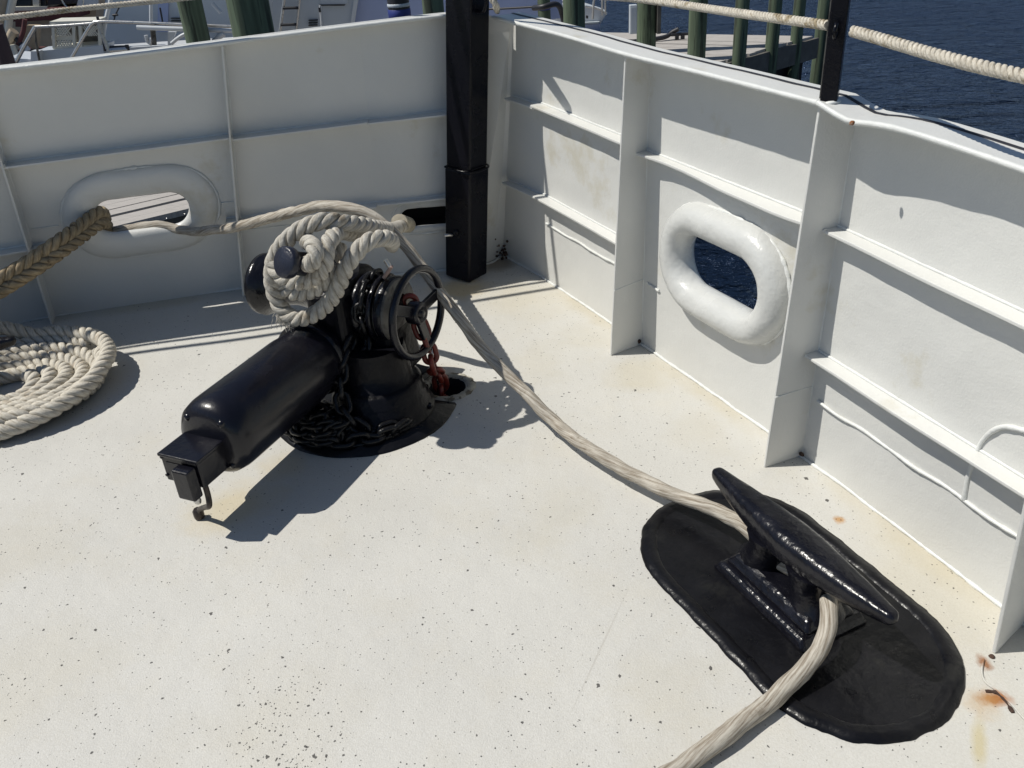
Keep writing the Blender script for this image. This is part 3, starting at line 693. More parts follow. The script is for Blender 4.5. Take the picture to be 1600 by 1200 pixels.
o = rope([Vector((-.23, 3.86, 1.30)), Vector((-.75, 4.02, 1.275)), at(280, -2, 1.262), at(130, 13, 1.258), at(0, 28, 1.255), Vector((-2.6, 3.55, 1.25)), Vector((-3.4, 2.95, 1.26))], .0115, name='guard_rope', m=M['guard'], lay=1, pitch=.044)
tag(o, 'thin tan guard rope above the left rail in front of the moored boats', 'rope', 'guard ropes above the rail')
o = rope([Vector((-.23, 3.84, 1.80)), Vector((-1.2, 3.62, 1.77)), Vector((-2.16, 3.40, 1.75)), Vector((-2.9, 3.27, 1.75)), Vector((-3.5, 2.98, 1.77))], .015, name='guard_rope', m=M['guard'], lay=1, pitch=.044)
tag(o, 'uppermost guard rope over the left rail, casting the lower thin shadow line', 'rope', 'guard ropes above the rail')
o = rope([Vector((-.23, 3.86, 1.52)), Vector((-1.1, 3.68, 1.50)), Vector((-1.99, 3.46, 1.49)), Vector((-2.77, 3.31, 1.49)), Vector((-3.4, 2.95, 1.52))], .0115, name='guard_rope', m=M['guard'], lay=1, pitch=.044)
tag(o, 'middle guard rope over the left rail, casting the upper thin shadow line', 'rope', 'guard ropes above the rail')
st2 = empty('rail_stanchion', (-3.4, 2.97, 1.06), R(30), 'thin square black stanchion on the left rail beyond the photo edge', 'stanchion')
mb = MB(); mb.box((0, 0, .40), (.040, .040, .80)); mb.build('tube', M['blackpost'], st2, .004)

# ------------------------------------------------------------ windlass
B0 = Vector((-.527, 2.668, 0)); WA = math.atan2(-.42, .907)
nx = Vector((math.cos(WA), math.sin(WA), 0)); fy = Vector((-nx.y, nx.x, 0))
W = empty('windlass', B0, WA, 'glossy black anchor windlass with handwheel and cylindrical motor on a round black deck patch', 'windlass')
def loc(p): v = p-B0; return Vector((v.dot(nx), v.dot(fy), v.z))
def wld(p): return B0+nx*p[0]+fy*p[1]+Vector((0, 0, p[2]))
def onp(px, py, yp):                          # world point on the windlass plane y' = yp seen at a pixel
    d = ray(px, py); o_ = Vector((0, 0, CH)); t = (yp+B0.dot(fy)-o_.dot(fy))/d.dot(fy); return o_+d*t
def circ_notch(R_, z0, z1, notch_r, notch_c, amp=.006):
    mb = MB(); n = 96; ring = []
    nc = loc(Vector((notch_c.x, notch_c.y, 0)))
    for k in range(n):
        a = 2*math.pi*k/n; d = Vector((math.cos(a), math.sin(a), 0)); r_ = R_*(1+amp*3*noise.noise(d*3)+amp*noise.noise(d*14))
        b_ = d.dot(nc); disc = b_*b_-(nc.length_squared-notch_r**2)
        if disc > 0 and b_ > 0:
            t = b_-math.sqrt(disc)
            if t < r_: r_ = t
        ring.append(d*r_)
    lo = [p+Vector((0, 0, z0)) for p in ring]; mid = [p*.985+Vector((0, 0, z1)) for p in ring]; inn = [p*.05+Vector((0, 0, z1)) for p in ring]
    mb.rings([lo, mid, inn], True, caps=False); mb.add(inn, [tuple(range(n))]); return mb
circ_notch(.325, .001, .010, .108, hole).build('base_patch', M['blackpad'], W)
mb = MB(); mb.lathe([(.190, .009), (.190, .022), (.176, .027), (.175, .050), (.166, .056), (.165, .082), (.156, .088), (.155, .125), (.140, .136), (.125, .138), (.120, .20), (.110, .27)], (.07, -.01, 0), (0, 0, 1), 48); mb.build('pedestal', M['castd'], W)
for k in range(8):
    a = k*math.pi/4+.2; mb = MB(); mb.lathe([(.013, 0), (.013, .012), (.010, .015), (0, .015)], (.07+.178*math.cos(a), -.01+.178*math.sin(a), .024), (0, 0, 1), 6, False); mb.build('bolt', M['cast'], W)
mb = MB()
def rr_box(mb, x0, x1, y0, y1, z0, z1, tx=0, ty=0):
    mb.hexa([(x0, y0, z0), (x1, y0, z0), (x1, y1, z0), (x0, y1, z0), (x0+tx, y0+ty, z1), (x1-tx, y0+ty, z1), (x1-tx, y1-ty, z1), (x0+tx, y1-ty, z1)])
rr_box(mb, -.13, .035, -.10, .20, .12, .47, .012, .015); mb.build('gear_housing', M['castd'], W, .03, 4)
mb = MB(); mb.lathe([(.0, -.005), (.112, 0), (.125, .02), (.125, .09), (.11, .105), (.0, .11)], (-.09, .075, .385), (1, 0, 0), 44); mb.build('gear_case', M['castd'], W)
mb = MB(); rr_box(mb, .0, .165, -.03, .17, .13, .33, .02, .02); mb.build('gear_housing', M['castd'], W, .02, 3)
mb = MB(); rr_box(mb, -.06, .02, .16, .30, .02, .36, .01, .03); mb.build('support_leg', M['castd'], W, .01)
# motor
mx, mz, mr = -.097, .245, .126
mb = MB(); mb.lathe([(.119, -.02), (.123, .10), (.125, .12), (mr, .14), (mr, .47), (mr-.001, .500), (.119, .530), (.104, .548), (.083, .556), (.0, .558)], (mx, -.10, mz), (0, -1, 0), 56); mb.build('motor', M['black'], W)
mb = MB(); mb.lathe([(.130, 0), (.134, .006), (.134, .022), (.130, .028)], (mx, -.115, mz), (0, -1, 0), 56); mb.build('motor_flange', M['cast'], W)
for a in (-40, 40, 130, 222):
    mb = MB(); ra = R(a+90-0); c = Vector((mx+math.cos(ra)*.094, -.63, mz+math.sin(ra)*.094)); mb.lathe([(.012, -.01), (.013, .018), (.009, .026), (0, .028)], c, (0, -1, 0), 14); mb.build('motor_bolt', M['black'], W)
yb = -.645
mx -= .014; mz += .012
mb = MB(); rr_box(mb, mx-.068, mx+.068, yb-.118, yb+.05, mz-.088, mz-.002, 0, 0); mb.build('terminal_box', M['black'], W, .004, 2)
mb = MB(); rr_box(mb, mx-.072, mx+.072, yb-.124, yb+.05, mz-.002, mz+.008, 0, 0); mb.build('box_lid', M['black'], W, .003, 2)
mb = MB(); mb.box((mx+.030, yb-.139, mz-.062), (.060, .036, .098)); mb.build('conduit_box', M['black'], W, .005, 2)
mb = MB(); mb.box((mx-.025, yb-.1195, mz-.04), (.055, .003, .04)); mb.build('name_plate', M['black'], W, .001)
for z_, l_ in ((.012, .038), (.003, .030), (-.006, .036)):
    pass
for (dx, dz) in ((-.062, -.068), (-.062, -.006), (.008, -.068)):
    mb = MB(); mb.lathe([(.005, 0), (.005, .004), (0, .005)], (mx+dx, yb-.118, mz+dz), (0, -1, 0), 8); mb.build('screw', M['black'], W)
# drain pipe from the box to the deck
a_ = loc(at(315, 765, .10)); foot = loc(at(312, 808, .004))
jx, jy = mx+.05, yb-.10
P = spline([(jx, jy, mz-.07), (jx+.004, jy-.002, .135), (jx+.006, jy-.01, .10), (foot.x*.4+jx*.6, foot.y*.4+jy*.6, .068), (foot.x*.85+jx*.15, foot.y*.85+jy*.15, .038), (foot.x, foot.y, .004)], .006)
mb = MB(); mb.tube(P, .0085, 12); mb.build('drain_pipe', M['brass'], W)
mb = MB(); mb.lathe([(.015, 0), (.016, .01), (.016, .026), (.012, .032)], (foot.x, foot.y, .003), (0, 0, 1), 8); mb.build('pipe_nut', M['brass'], W)
mb = MB(); mb.lathe([(.008, 0), (.011, .008), (.011, .020), (.006, .026), (0, .027)], (jx-.020, jy-.02, mz-.145), (.1, -.3, 1), 10); mb.build('pipe_union', M['steel'], W)
# shaft, warping head, gypsy, brake, handwheel  (axis x', centre y' = .075, z = .40)
sy, sz = .075, .395
mb = MB(); mb.lathe([(.03, -.40), (.03, .22)], (-.06, sy, sz), (1, 0, 0), 20); mb.build('shaft', M['cast'], W)
mb = MB(); mb.lathe([(0, -.422), (.085, -.420), (.110, -.408), (.112, -.388), (.085, -.360), (.066, -.31), (.060, -.25), (.066, -.20), (.085, -.155), (.1, -.14)], (0, sy, sz+.005), (1, 0, 0), 44)
mb.build('warping_head', M['cast'], W)
mb = MB(); mb.lathe([(.118, 0), (.122, .008), (.118, .020), (.088, .034), (.086, .046), (.118, .062), (.122, .070), (.118, .078)], (.022, sy, sz-.03), (1, 0, 0), 44); mb.build('chain_wheel', M['cast'], W)
mb = MB(); mb.lathe([(.06, -.002), (.104, 0), (.110, .005), (.110, .042), (.104, .047), (.0, .048)], (.100, sy, sz-.03), (1, 0, 0), 48); mb.build('brake_drum', M['grime'], W)
mb = MB(); mb.lathe([(.1115, .008), (.114, .011), (.114, .034), (.1115, .037)], (.100, sy, sz-.03), (1, 0, 0), 48); mb.build('brake_band', M['cast'], W)
hw = Vector((.216, sy+.0, sz-.032)); WR = .150
mb = MB(); P = [hw+Vector((0, math.cos(2*math.pi*k/64)*WR, math.sin(2*math.pi*k/64)*WR)) for k in range(64)]; mb.tube(P, .0135, 12, True)
WM = Matrix.Translation(hw) @ Matrix.Rotation(R(-4), 4, 'Z') @ Matrix.Translation(-hw)
whl = mb.build('handwheel', M['black'], W); whl.matrix_local = WM
mb = MB(); mb.lathe([(.040, -.026), (.040, .010), (.036, .017), (.025, .018), (.022, .010), (.014, .010), (.013, .022), (0, .023)], hw, (1, 0, 0), 28); mb.build('hub', M['black'], whl)
for a in (6, -72, 152):
    ra = R(a); d = Vector((0, -math.cos(ra), math.sin(ra))); d = Vector((0, math.cos(ra), math.sin(ra)))
    s1 = Vector((1, 0, 0)).cross(d); mb = MB(); mb.box(hw+d*.088+Vector((-.004, 0, 0)), (.014, .038, .128), (Vector((1, 0, 0)), s1, d)); mb.build('spoke', M['black'], whl, .004)
mb = MB(); mb.lathe([(.022, -.085), (.018, 0)], hw, (1, 0, 0), 14); mb.build('spindle', M['cast'], whl)
# raised casting letter S on the brake face
cu = bpy.data.curves.new('S', 'FONT'); cu.body = 'S'; cu.size = .05; cu.extrude = .0015; cu.align_x = 'CENTER'; cu.align_y = 'CENTER'
tmp = bpy.data.objects.new('tmp', cu); C.objects.link(tmp); dg = bpy.context.evaluated_depsgraph_get(); me = bpy.data.meshes.new_from_object(tmp.evaluated_get(dg)); bpy.data.objects.remove(tmp)
lt = bpy.data.objects.new('casting_letter', me); C.objects.link(lt); me.materials.append(M['black']); lt.parent = W
lt.matrix_local = Matrix(((0, 0, 1, .1495), (1, 0, 0, sy+.03), (0, 1, 0, sz+.045), (0, 0, 0, 1)))
# peg that carries the coil
pegc = loc(onp(447, 410, -.27)); pd = Vector((-.25, -.87, .40)).normalized()
mb = MB(); mb.lathe([(.036, -.26), (.036, -.020), (.046, -.018), (.049, -.010), (.048, .008), (.043, .012), (0, .0125)], pegc, pd, 36)
# peg body slightly bigger near the cap
mb.build('coil_peg', mat('navy_black_steel', (.016, .018, .030), .32, .2, 20, .8, 120), W)

# ---- chains
def link_mesh(a=.026, b=.017, r=.0065, name='link'):
    mb = MB(); P = []
    s_ = a-b+0; n = 10
    for k in range(n+1): t = -math.pi/2+math.pi*k/n; P.append(Vector((s_+b*math.cos(t), b*math.sin(t), 0)))
    for k in range(n+1): t = math.pi/2+math.pi*k/n; P.append(Vector((-s_+b*math.cos(t), b*math.sin(t), 0)))
    mb.tube(P, r, 8, True); return mb
def chain(name, pts, label, m_, a=.030, b=.018, r=.0075, loose=0, group=None, parent=None):
    root = empty(name, pts[0], 0, label, 'chain', group) if not parent else parent
    P = spline(pts, .004); step = 2*a-2*r*1.15; tot = 0; S = [0]
    for i in range(1, len(P)): tot += (P[i]-P[i-1]).length; S.append(tot)
    mb = link_mesh(a, b, r); first = None; k = 0; s_ = a*.5
    while s_ < tot:
        i = min(range(len(S)), key=lambda j: abs(S[j]-s_)); i0 = max(0, i-3); i1 = min(len(P)-1, i+3); T = (P[i1]-P[i0]).normalized()
        U = T.orthogonal().normalized(); V = T.cross(U); ang = (math.pi/2 if k % 2 else 0)+.6+rnd.uniform(-.25, .25)
        Yv = U*math.cos(ang)+V*math.sin(ang); Zv = T.cross(Yv)
        if first is None: first = mb.build('link', m_); o = first
        else: o = first.copy(); C.objects.link(o)
        mw = Matrix((T, Yv, Zv)).transposed().to_4x4(); mw.translation = P[i]
        o.parent = root; pm = Matrix.Translation(root.location) @ root.rotation_euler.to_matrix().to_4x4()
        o.matrix_local = pm.inverted() @ mw; s_ += step; k += 1
    return root
chain('anchor_chain', [onp(640, 470, .10), onp(655, 505, .12), onp(668, 540, .12), onp(678, 575, .13), hole+Vector((-.025, .0, .04)), hole+Vector((-.02, 0, -.12)), hole+Vector((-.015, 0, -.3))],
      'red rusty anchor chain hanging from the windlass into the round deck hole', M['chain_red'], .036, .022, .010)
# black chain lying in the chain wheel and hanging down its aft side
gy = Vector((.061, sy, sz-.03)); pts = []
for k in range(0, 11): a = R(60+k*18); pts.append(wld(gy+Vector((0, -math.cos(a)*-1*.107*-1, math.sin(a)*.107)))) 
pts = [wld(gy+Vector((0, math.cos(R(a))*.108, math.sin(R(a))*.108))) for a in range(70, 215, 12)]
pts += [wld(Vector((.075, -.05, .25))), wld(Vector((.075, -.085, .18))), wld(Vector((.07, -.12, .12)))]
chain('anchor_chain', pts, 'black painted chain wrapped round the windlass chain wheel behind the handwheel', M['chain_black'], .030, .019, .008)
# heap of black chain on the patch
hp = []; hc = Vector((-.045, -.235, .0))
for k in range(70):
    a = k*.83; rr_ = .03+.055*(.5+.5*math.sin(k*.61)); hp.append(wld(Vector((hc.x+1.35*rr_*math.cos(a), hc.y+rr_*.75*math.sin(a), .022+.0011*k+.006*math.sin(k*1.7)))))
chain('anchor_chain', hp[:64], 'heap of black painted chain on the windlass patch below the motor', M['chain_black'], .030, .019, .008)
drape = [wld(Vector(p)) for p in ((.03, -.06, .30), (.02, -.13, .24), (.03, -.17, .16), (.06, -.20, .10), (.12, -.20, .045), (.18, -.17, .035), (.22, -.10, .035), (.20, -.16, .03), (.10, -.25, .03), (.0, -.28, .03), (-.10, -.24, .03), (-.16, -.16, .03), (-.10, -.12, .05), (.0, -.20, .06))]
chain('anchor_chain', drape, 'loose black chain draped down the front of the windlass pedestal', M['chain_black'], .036, .022, .0095)
# small pink pawl lever on the brake
mb = MB(); q = loc(onp(612, 416, .07)); q2 = loc(onp(600, 434, .07)); mb.tube([q, q.lerp(q2, .5), q2], .007, 8); mb.build('pawl_lever', mat('pinkish_steel', (.42, .30, .26), .6, .2, 30, .3, 90), W)
mb = MB(); q = loc(onp(602, 406, .07)); q2 = loc(onp(609, 417, .07)); mb.tube([q, q2], .008, 8); mb.build('pawl_lever', M['steel'], W)

# ------------------------------------------------------------ rope hung on the windlass
def c6(x, y, yp): return onp(x/4+380, y/4+300, yp)
coil = [(-.0, (1000, 215)), ]
RT_ = .0275
pts = [c6(1010, 205, .50), c6(960, 205, .40), c6(860, 215, .20), c6(760, 205, .06), c6(640, 195, -.04), c6(520, 190, -.09), c6(420, 220, -.12), c6(320, 275, -.14), c6(245, 350, -.15), c6(195, 440, -.15), c6(180, 540, -.15), c6(205, 600, -.16),
       c6(290, 620, -.18), c6(390, 595, -.19), c6(460, 535, -.19), c6(515, 450, -.18), c6(530, 370, -.17), c6(520, 300, -.15), c6(470, 250, -.13), c6(400, 260, -.10), c6(310, 310, -.09), c6(250, 400, -.08),
       c6(235, 500, -.08), c6(260, 590, -.09), c6(340, 650, -.11), c6(440, 640, -.12), c6(510, 570, -.12), c6(560, 480, -.11), c6(560, 380, -.10), c6(540, 300, -.08)]
# main loop
main = [c6(1015, 205, 1.02), c6(985, 215, .80), c6(930, 235, .35), c6(830, 225, .12), c6(740, 205, .02), c6(640, 195, -.05), c6(520, 180, -.10), c6(420, 205, -.13), c6(320, 260, -.15), c6(235, 345, -.16), c6(190, 440, -.165), c6(180, 550, -.165), c6(205, 660, -.165), c6(255, 745, -.165), c6(335, 792, -.165), c6(435, 768, -.16), c6(525, 700, -.155), c6(590, 600, -.15), c6(630, 500, -.14), c6(690, 400, -.12), c6(780, 310, -.08), c6(870, 290, -.03), c6(920, 300, .04), c6(930, 330, .10)]
rc = empty('mooring_rope', B0+Vector((-.2, -.1, .3)), 0, 'thick grey-white three-strand rope looped over the windlass peg', 'rope')
put(rope(main, RT_, name='rope_strands', m=M['rope2'], lay=-1), rc)
inner = [c6(800, 275, .16), c6(700, 265, .07), c6(610, 250, -.04), c6(560, 280, -.13), c6(520, 350, -.19), c6(515, 440, -.21), c6(480, 505, -.215), c6(400, 555, -.215), c6(300, 560, -.21), c6(225, 515, -.205), c6(190, 450, -.19)]
put(rope(inner, RT_*.97, name='rope_strands', m=M['rope2'], lay=-1), rc)
inner2 = [c6(600, 330, -.06), c6(560, 420, -.11), c6(540, 500, -.14), c6(490, 580, -.155), c6(400, 628, -.155), c6(300, 625, -.15), c6(225, 580, -.14)]
put(rope(inner2, RT_*.97, name='rope_strands', m=M['rope2'], lay=-1), rc)
inner3 = [c6(400, 310, -.15), c6(440, 340, -.22), c6(450, 400, -.25), c6(420, 450, -.25), c6(380, 440, -.20)]
put(rope(inner3, RT_*.95, name='rope_strands', m=M['rope2'], lay=-1), rc)
# frayed end
fr = MB(); e0 = c6(255, 770, -.175)
for k in range(60):
    d = Vector((rnd.gauss(-.1, .35), rnd.gauss(-.2, .3), -1)).normalized()*rnd.uniform(.02, .05); s0 = e0+Vector((rnd.gauss(0, .016), rnd.gauss(0, .010), rnd.gauss(0, .01)))
    fr.tube([s0, s0+d*.5+Vector((rnd.gauss(0, .004),)*3), s0+d], .0011, 4)
put(tag(fr.build('frayed_fibres', M['rope']), None, kind='stuff'), rc)
# chafed sleeve where it enters the bow opening
sl_ = [c6(975, 190, .85), c6(1000, 200, .95), c6(1030, 205, 1.06)]
mb = MB(); P = spline(sl_, .01); mb.tube(P, .036, 14, rf=lambda i: .037*(1+.12*noise.noise(P[i]*40))); put(mb.build('chafe_wrap', mat('yellowed_canvas', (.50, .45, .35), .9, .25, 18, .8, 60)), rc)

# ------------------------------------------------------------ worn mooring line across the deck
LR = .0205
ml = []
for x, y, z in ((-60, 330, .30),):
    pass
Ln = Lb[3].lerp(Lb[4], .45)
start = [(-2.75, 5.2, -.2), (-2.0, 4.35, .22)]
def onwall(px, py, off):
    a, b = Lb[3], Lb[4]; inw = seg_inward(a, b, -1); d = ray(px, py); o_ = Vector((0, 0, CH)); q = a+inw*off
    t = (q-o_).dot(inw)/d.dot(inw); return o_+d*t
ml = [Vector((-2.35, 4.6, .05)), onwall(172, 362, -.10), onwall(205, 357, .0), onwall(245, 352, .05), onwall(285, 360, .10), onwall(330, 360, .30), at(385, 352, .47), at(430, 340, .535), at(470, 328, .595), at(512, 323, .635), at(555, 328, .64), at(595, 347, .60), at(630, 380, .53), at(660, 418, .45),
      at(692, 462, .37), at(722, 505, .30), at(757, 545, .225), at(790, 583, .17), at(828, 623, .12), at(868, 660, .075), at(905, 690, .066), at(945, 716, .060), at(985, 741, .058), at(1030, 764, .058), at(1080, 783, .068), at(1125, 799, .085), at(1165, 822, .095), at(1210, 868, .085), at(1262, 905, .072), at(1290, 932, .095), at(1296, 962, .105),
      at(1288, 1000, .085), at(1266, 1038, .055), at(1225, 1078, .030), at(1170, 1122, .024), at(1110, 1165, .024), at(1055, 1203, .024), at(980, 1250, .024), at(880, 1330, .024)]
def worn_line(pts, r, name, m_):
    P = spline(pts, r*.35); P = [p+Vector(noise.noise_vector(p*7))*.007+Vector(noise.noise_vector(p*19))*.002 for p in P]; F = frames(P); mb = MB(); n = 18; rs = []; s_ = 0
    for i, p in enumerate(P):
        if i: s_ += (P[i]-P[i-1]).length
        U, V = F[i]; ring = []
        for k in range(n):
            a = 2*math.pi*k/n; tw = s_/(r*11)*2*math.pi
            rr_ = r*(1+.05*abs(math.sin(1.5*(a-tw)))-.04+.07*noise.noise(p*9)+.05*noise.noise(p*38+Vector((math.cos(a), math.sin(a), 0))))
            ring.append(p+(U*math.cos(a)+V*math.sin(a))*rr_)
        rs.append(ring)
    o = mb.rings(rs, True).build(name, m_)
    me = o.data; uv = me.uv_layers.new(name='UVMap'); Ls = [0.0]
    for i in range(1, len(P)): Ls.append(Ls[-1]+(P[i]-P[i-1]).length)
    nv = len(P)*n
    for poly in me.polygons:
        for li in poly.loop_indices:
            vi = me.loops[li].vertex_index
            if vi < nv:
                i, k = divmod(vi, n); v = k
                if any(me.loops[l2].vertex_index < nv and me.loops[l2].vertex_index % n == n-1 for l2 in poly.loop_indices) and k == 0: v = n
                uv.data[li].uv = (Ls[i], v/n*.13+Ls[i]*.14)
    return o
mlm = M['line']
def streaks(m):
    n = m.node_tree; L = n.links; b = n.nodes['Principled BSDF']; base = b.inputs['Base Color'].links[0].from_socket
    u = n.nodes.new('ShaderNodeUVMap'); mp = n.nodes.new('ShaderNodeMapping'); mp.inputs['Scale'].default_value = (9, 150, 1); L.new(u.outputs[0], mp.inputs[0])
    z = n.nodes.new('ShaderNodeTexNoise'); z.inputs['Scale'].default_value = 1; z.inputs['Detail'].default_value = 5; z.inputs['Roughness'].default_value = .7; L.new(mp.outputs[0], z.inputs['Vector'])
    r_ = n.nodes.new('ShaderNodeValToRGB'); r_.color_ramp.elements[0].position = .38; r_.color_ramp.elements[0].color = (.40, .35, .30, 1); r_.color_ramp.elements[1].position = .60; r_.color_ramp.elements[1].color = (1, 1, 1, 1); L.new(z.outputs[0], r_.inputs[0])
    mx = n.nodes.new('ShaderNodeMixRGB'); mx.blend_type = 'MULTIPLY'; mx.inputs[0].default_value = 1; L.new(base, mx.inputs[1]); L.new(r_.outputs[0], mx.inputs[2]); L.new(mx.outputs[0], b.inputs['Base Color'])
    bu = n.nodes.new('ShaderNodeBump'); bu.inputs['Strength'].default_value = .9; bu.inputs['Distance'].default_value = .002; L.new(z.outputs[0], bu.inputs['Height']); L.new(b.inputs['Normal'].links[0].from_socket, bu.inputs['Normal']); L.new(bu.outputs[0], b.inputs['Normal'])
streaks(mlm)
o = worn_line(ml, LR, 'mooring_line', mlm)
tag(o, 'stiff weathered off-white line running from the left opening over the windlass and under the cleat', 'rope')

# plaited brown hawser through the left opening
hp0 = [onwall(150, 345, -.45)-Vector((0, 0, .9)), onwall(156, 345, -.16)-Vector((0, 0, .30)), onwall(162, 342, -.06)-Vector((0, 0, .05)), onwall(158, 340, .07), onwall(132, 357, .17), onwall(98, 382, .28), at(60, 408, .38), at(10, 440, .33), at(-60, 480, .26), at(-150, 540, .18)]
ro = empty('hawser', hp0[4], 0, 'thick tan plaited hawser coming in through the left oval opening', 'rope')
for s_, ly in ((-1, 1), (1, -1)):
    off = Vector((.0, .008, .022))*s_
    pp = [p+off for p in hp0]
    put(rope(pp, .028, pitch=.125, strands=3, name='strand_pair', m=M['hawser'], lay=ly), ro)

# ------------------------------------------------------------ left rope coil over a cleat
cc = Vector((-1.93, 2.93, 0))
lc = empty('rope_coil', cc, 0, 'flat coil of thick white three-strand rope on the deck at the left edge', 'rope coil')
pts = []
turns = [(.085, .035), (.15, .036), (.215, .04), (.28, .040), (.345, .040)]
tot = 5.0
for k in range(int(tot*24)+1):
    t = k/24; r_ = .085+.057*t; a = -t*2*math.pi+1.0
    pts.append(cc+Vector((math.cos(a)*r_*1.03, math.sin(a)*r_*.95, .036+.010*math.sin(a*2+t)+.002*t)))
put(rope(pts, .030, name='rope_strands', m=M['rope'], lay=1), lc)
top = []
for k in range(0, 30):
    a = R(122-k*8.2); r_ = .385-.0006*k; h = .088+.010*math.cos(a*1.5) if k < 16 else max(.034, .088-.0060*(k-16))
    top.append(cc+Vector((math.cos(a)*r_*1.0, math.sin(a)*r_*.98, h)))
top = [Vector((-3.1, 3.02, .05)), Vector((-2.6, 3.22, .10)), Vector((-2.3, 3.30, .115))]+[Vector((-2.12, 3.31, .12))]+top[3:]
put(rope(top, .031, name='rope_strands', m=M['rope'], lay=1), lc)
pts = []
for k in range(15, 34):
    a = R(-160+k*6.5-20); r_ = .345; pts.append(cc+Vector((math.cos(a)*r_*1.02, math.sin(a)*r_*.95, .070)))
put(rope(pts, .030, name='rope_strands', m=M['rope'], lay=1), lc)

# ------------------------------------------------------------ cleats
def make_cleat(loc_, rz, label, pad=True):
    K = empty('cleat', loc_, rz, label, 'cleat', 'cleats on the foredeck')
    if pad:
        mb = MB(); hl, hh = .457, .256; path = [(p.x, p.y) for p in spline([Vector((x, y, 0)) for x, y in stadium(hl, hh, 26)], .012, True)]; n = len(path)
        lo, mid, mid2, inn = [], [], [], []
        for (x, y) in path:
            f = 1+.035*noise.noise(Vector((x*2.2, y*2.2, 3)))+.014*noise.noise(Vector((x*16, y*16, 1)))+.010*noise.noise(Vector((x*45, y*45, 4)))
            lo.append(Vector((y*f, x*f, .001))); mid.append(Vector((y*f*.985, x*f*.99, .009)))
            mid2.append(Vector((y*f*.87, x*f*.93, .0135))); inn.append(Vector((y*f*.84, x*f*.91, .0065)))
        mb.rings([lo, mid, mid2, inn], True, caps=False); mb.add(inn, [tuple(range(n))])
        o = mb.build('pad', M['blackpad'], K)
        # make faces point up
    # base bars (stepped, ridged)
    mb = MB(); rr_box(mb, -.105, .105, -.175, .175, .006, .034, .012, .02); mb.build('foot_plate', M['cast'], K, .010, 3)
    mb = MB(); rr_box(mb, -.078, .078, -.155, .155, .034, .062, .020, .022); mb.build('foot_plate', M['cast'], K, .009, 3)
    for s_ in (-1, 1):
        mb = MB(); rs = []
        for k in range(9):
            t = k/8; y = s_*(.070+.030*(1-t)**2); z = .048+.105*t; wx = .064-.010*math.sin(t*math.pi); wy = .068-.014*math.sin(t*math.pi)
            rs.append([Vector((math.cos(2*math.pi*j/18)*wx, y+math.sin(2*math.pi*j/18)*wy, z)) for j in range(18)])
        mb.rings(rs, True); mb.build('leg', M['cast'], K)
    mb = MB(); rs = []; N = 60
    for k in range(N+1):
        t = math.sin(math.pi/2*(-1+2*k/N)); y = t*.315; a = abs(t)
        taper = (1-a**1.7)**.5 if a < 1 else 0
        wx = .015+.040*(1-a**1.5); wz = .015+.029*(1-a**1.7)
        if a > .95: q = math.sqrt(max(0, 1-((a-.95)/.05)**2)); wx *= q; wz *= q
        zc = .172+.020*a**2
        rs.append([Vector((math.copysign(abs(math.cos(b))**.75, math.cos(b))*max(wx, .0008), y, zc+math.copysign(abs(math.sin(b))**.7, math.sin(b))*max(wz, .0008))) for b in [2*math.pi*j/24 for j in range(24)]])
    mb.rings(rs, True); mb.build('horn', M['cast'], K, jitter=.0012)
    return K
make_cleat((.655, 1.595, 0), R(23.5), 'big black horn cleat on an oval black pad with a worn line under it')
make_cleat((-2.20, 2.97, 0), R(-80), 'black cleat half buried under the white rope coil at the left edge', pad=False)
# nut on pad
mb = MB(); mb.lathe([(.010, 0), (.010, .010), (.006, .013), (0, .013)], (0, 0, 0), (0, 0, 1), 6); 

# ------------------------------------------------------------ docks, piles, boats
def planks(name, origin, ux, length, uy, count, wid, gap, z, label, th=.045, jitter=.0, skip=()):
    D = empty(name, (origin[0], origin[1], z), 0, label, 'dock'); first = None
    ux = Vector(ux).normalized(); uy = Vector(uy).normalized()
    for k in range(count):
        if k in skip: continue
        c = ux*(length/2)+uy*(k*(wid+gap)+wid/2)
        if first is None:
            mb = MB(); mb.box((0, 0, -th/2), (length, wid, th), (ux, uy, Vector((0, 0, 1)))); first = mb.build('plank', M['planks'], D); o = first
        else: o = first.copy(); C.objects.link(o)
        o.parent = D; o.location = (c.x+rnd.uniform(-.02, .02), c.y, rnd.uniform(-.003, .003))
    return D, ux, uy
# right-hand pier: right edge runs from (4.35,12.3) back towards (2.6,10.8) and beyond under the boat's side
e1, e2 = Vector((4.37, 12.27, 0)), Vector((2.765, 10.926, 0))
ud = (e2-e1).normalized(); far = Vector((-.955, .297, 0))
far = (at(985, 51, -.45)-at(1270, 56, -.45)); far.z = 0; far.normalize()
D, _, _ = planks('dock', (e1.x, e1.y), far, 6.2, ud, 44, .14, .008, -.45, 'grey plank pier beyond the right rail among green pilings')
mb = MB(); mb.box(ud*3.4+Vector((0, 0, -.16))-far*.03, (6.9, .06, .26), (ud, far, Vector((0, 0, 1)))); mb.build('side_beam', M['beam'], D)
mb = MB(); mb.box(far*3.1+Vector((0, 0, -.16)), (6.2, .06, .20), (far, ud, Vector((0, 0, 1)))); mb.build('side_beam', M['beam'], D)
for k in range(6):
    mb = MB(); mb.box(ud*(.4+k*1.2)+far*.6+Vector((0, 0, -.6)), (.16, .16, 1.1)); mb.build('support', M['beam'], D)
mb = MB(); mb.box(ud*3.45+far*.12+Vector((0, 0, -.72)), (6.9, .05, .86), (ud, far, Vector((0, 0, 1)))); mb.build('underdeck_shade', M['void'], D)  # near-black board added for the shade under the pier deck
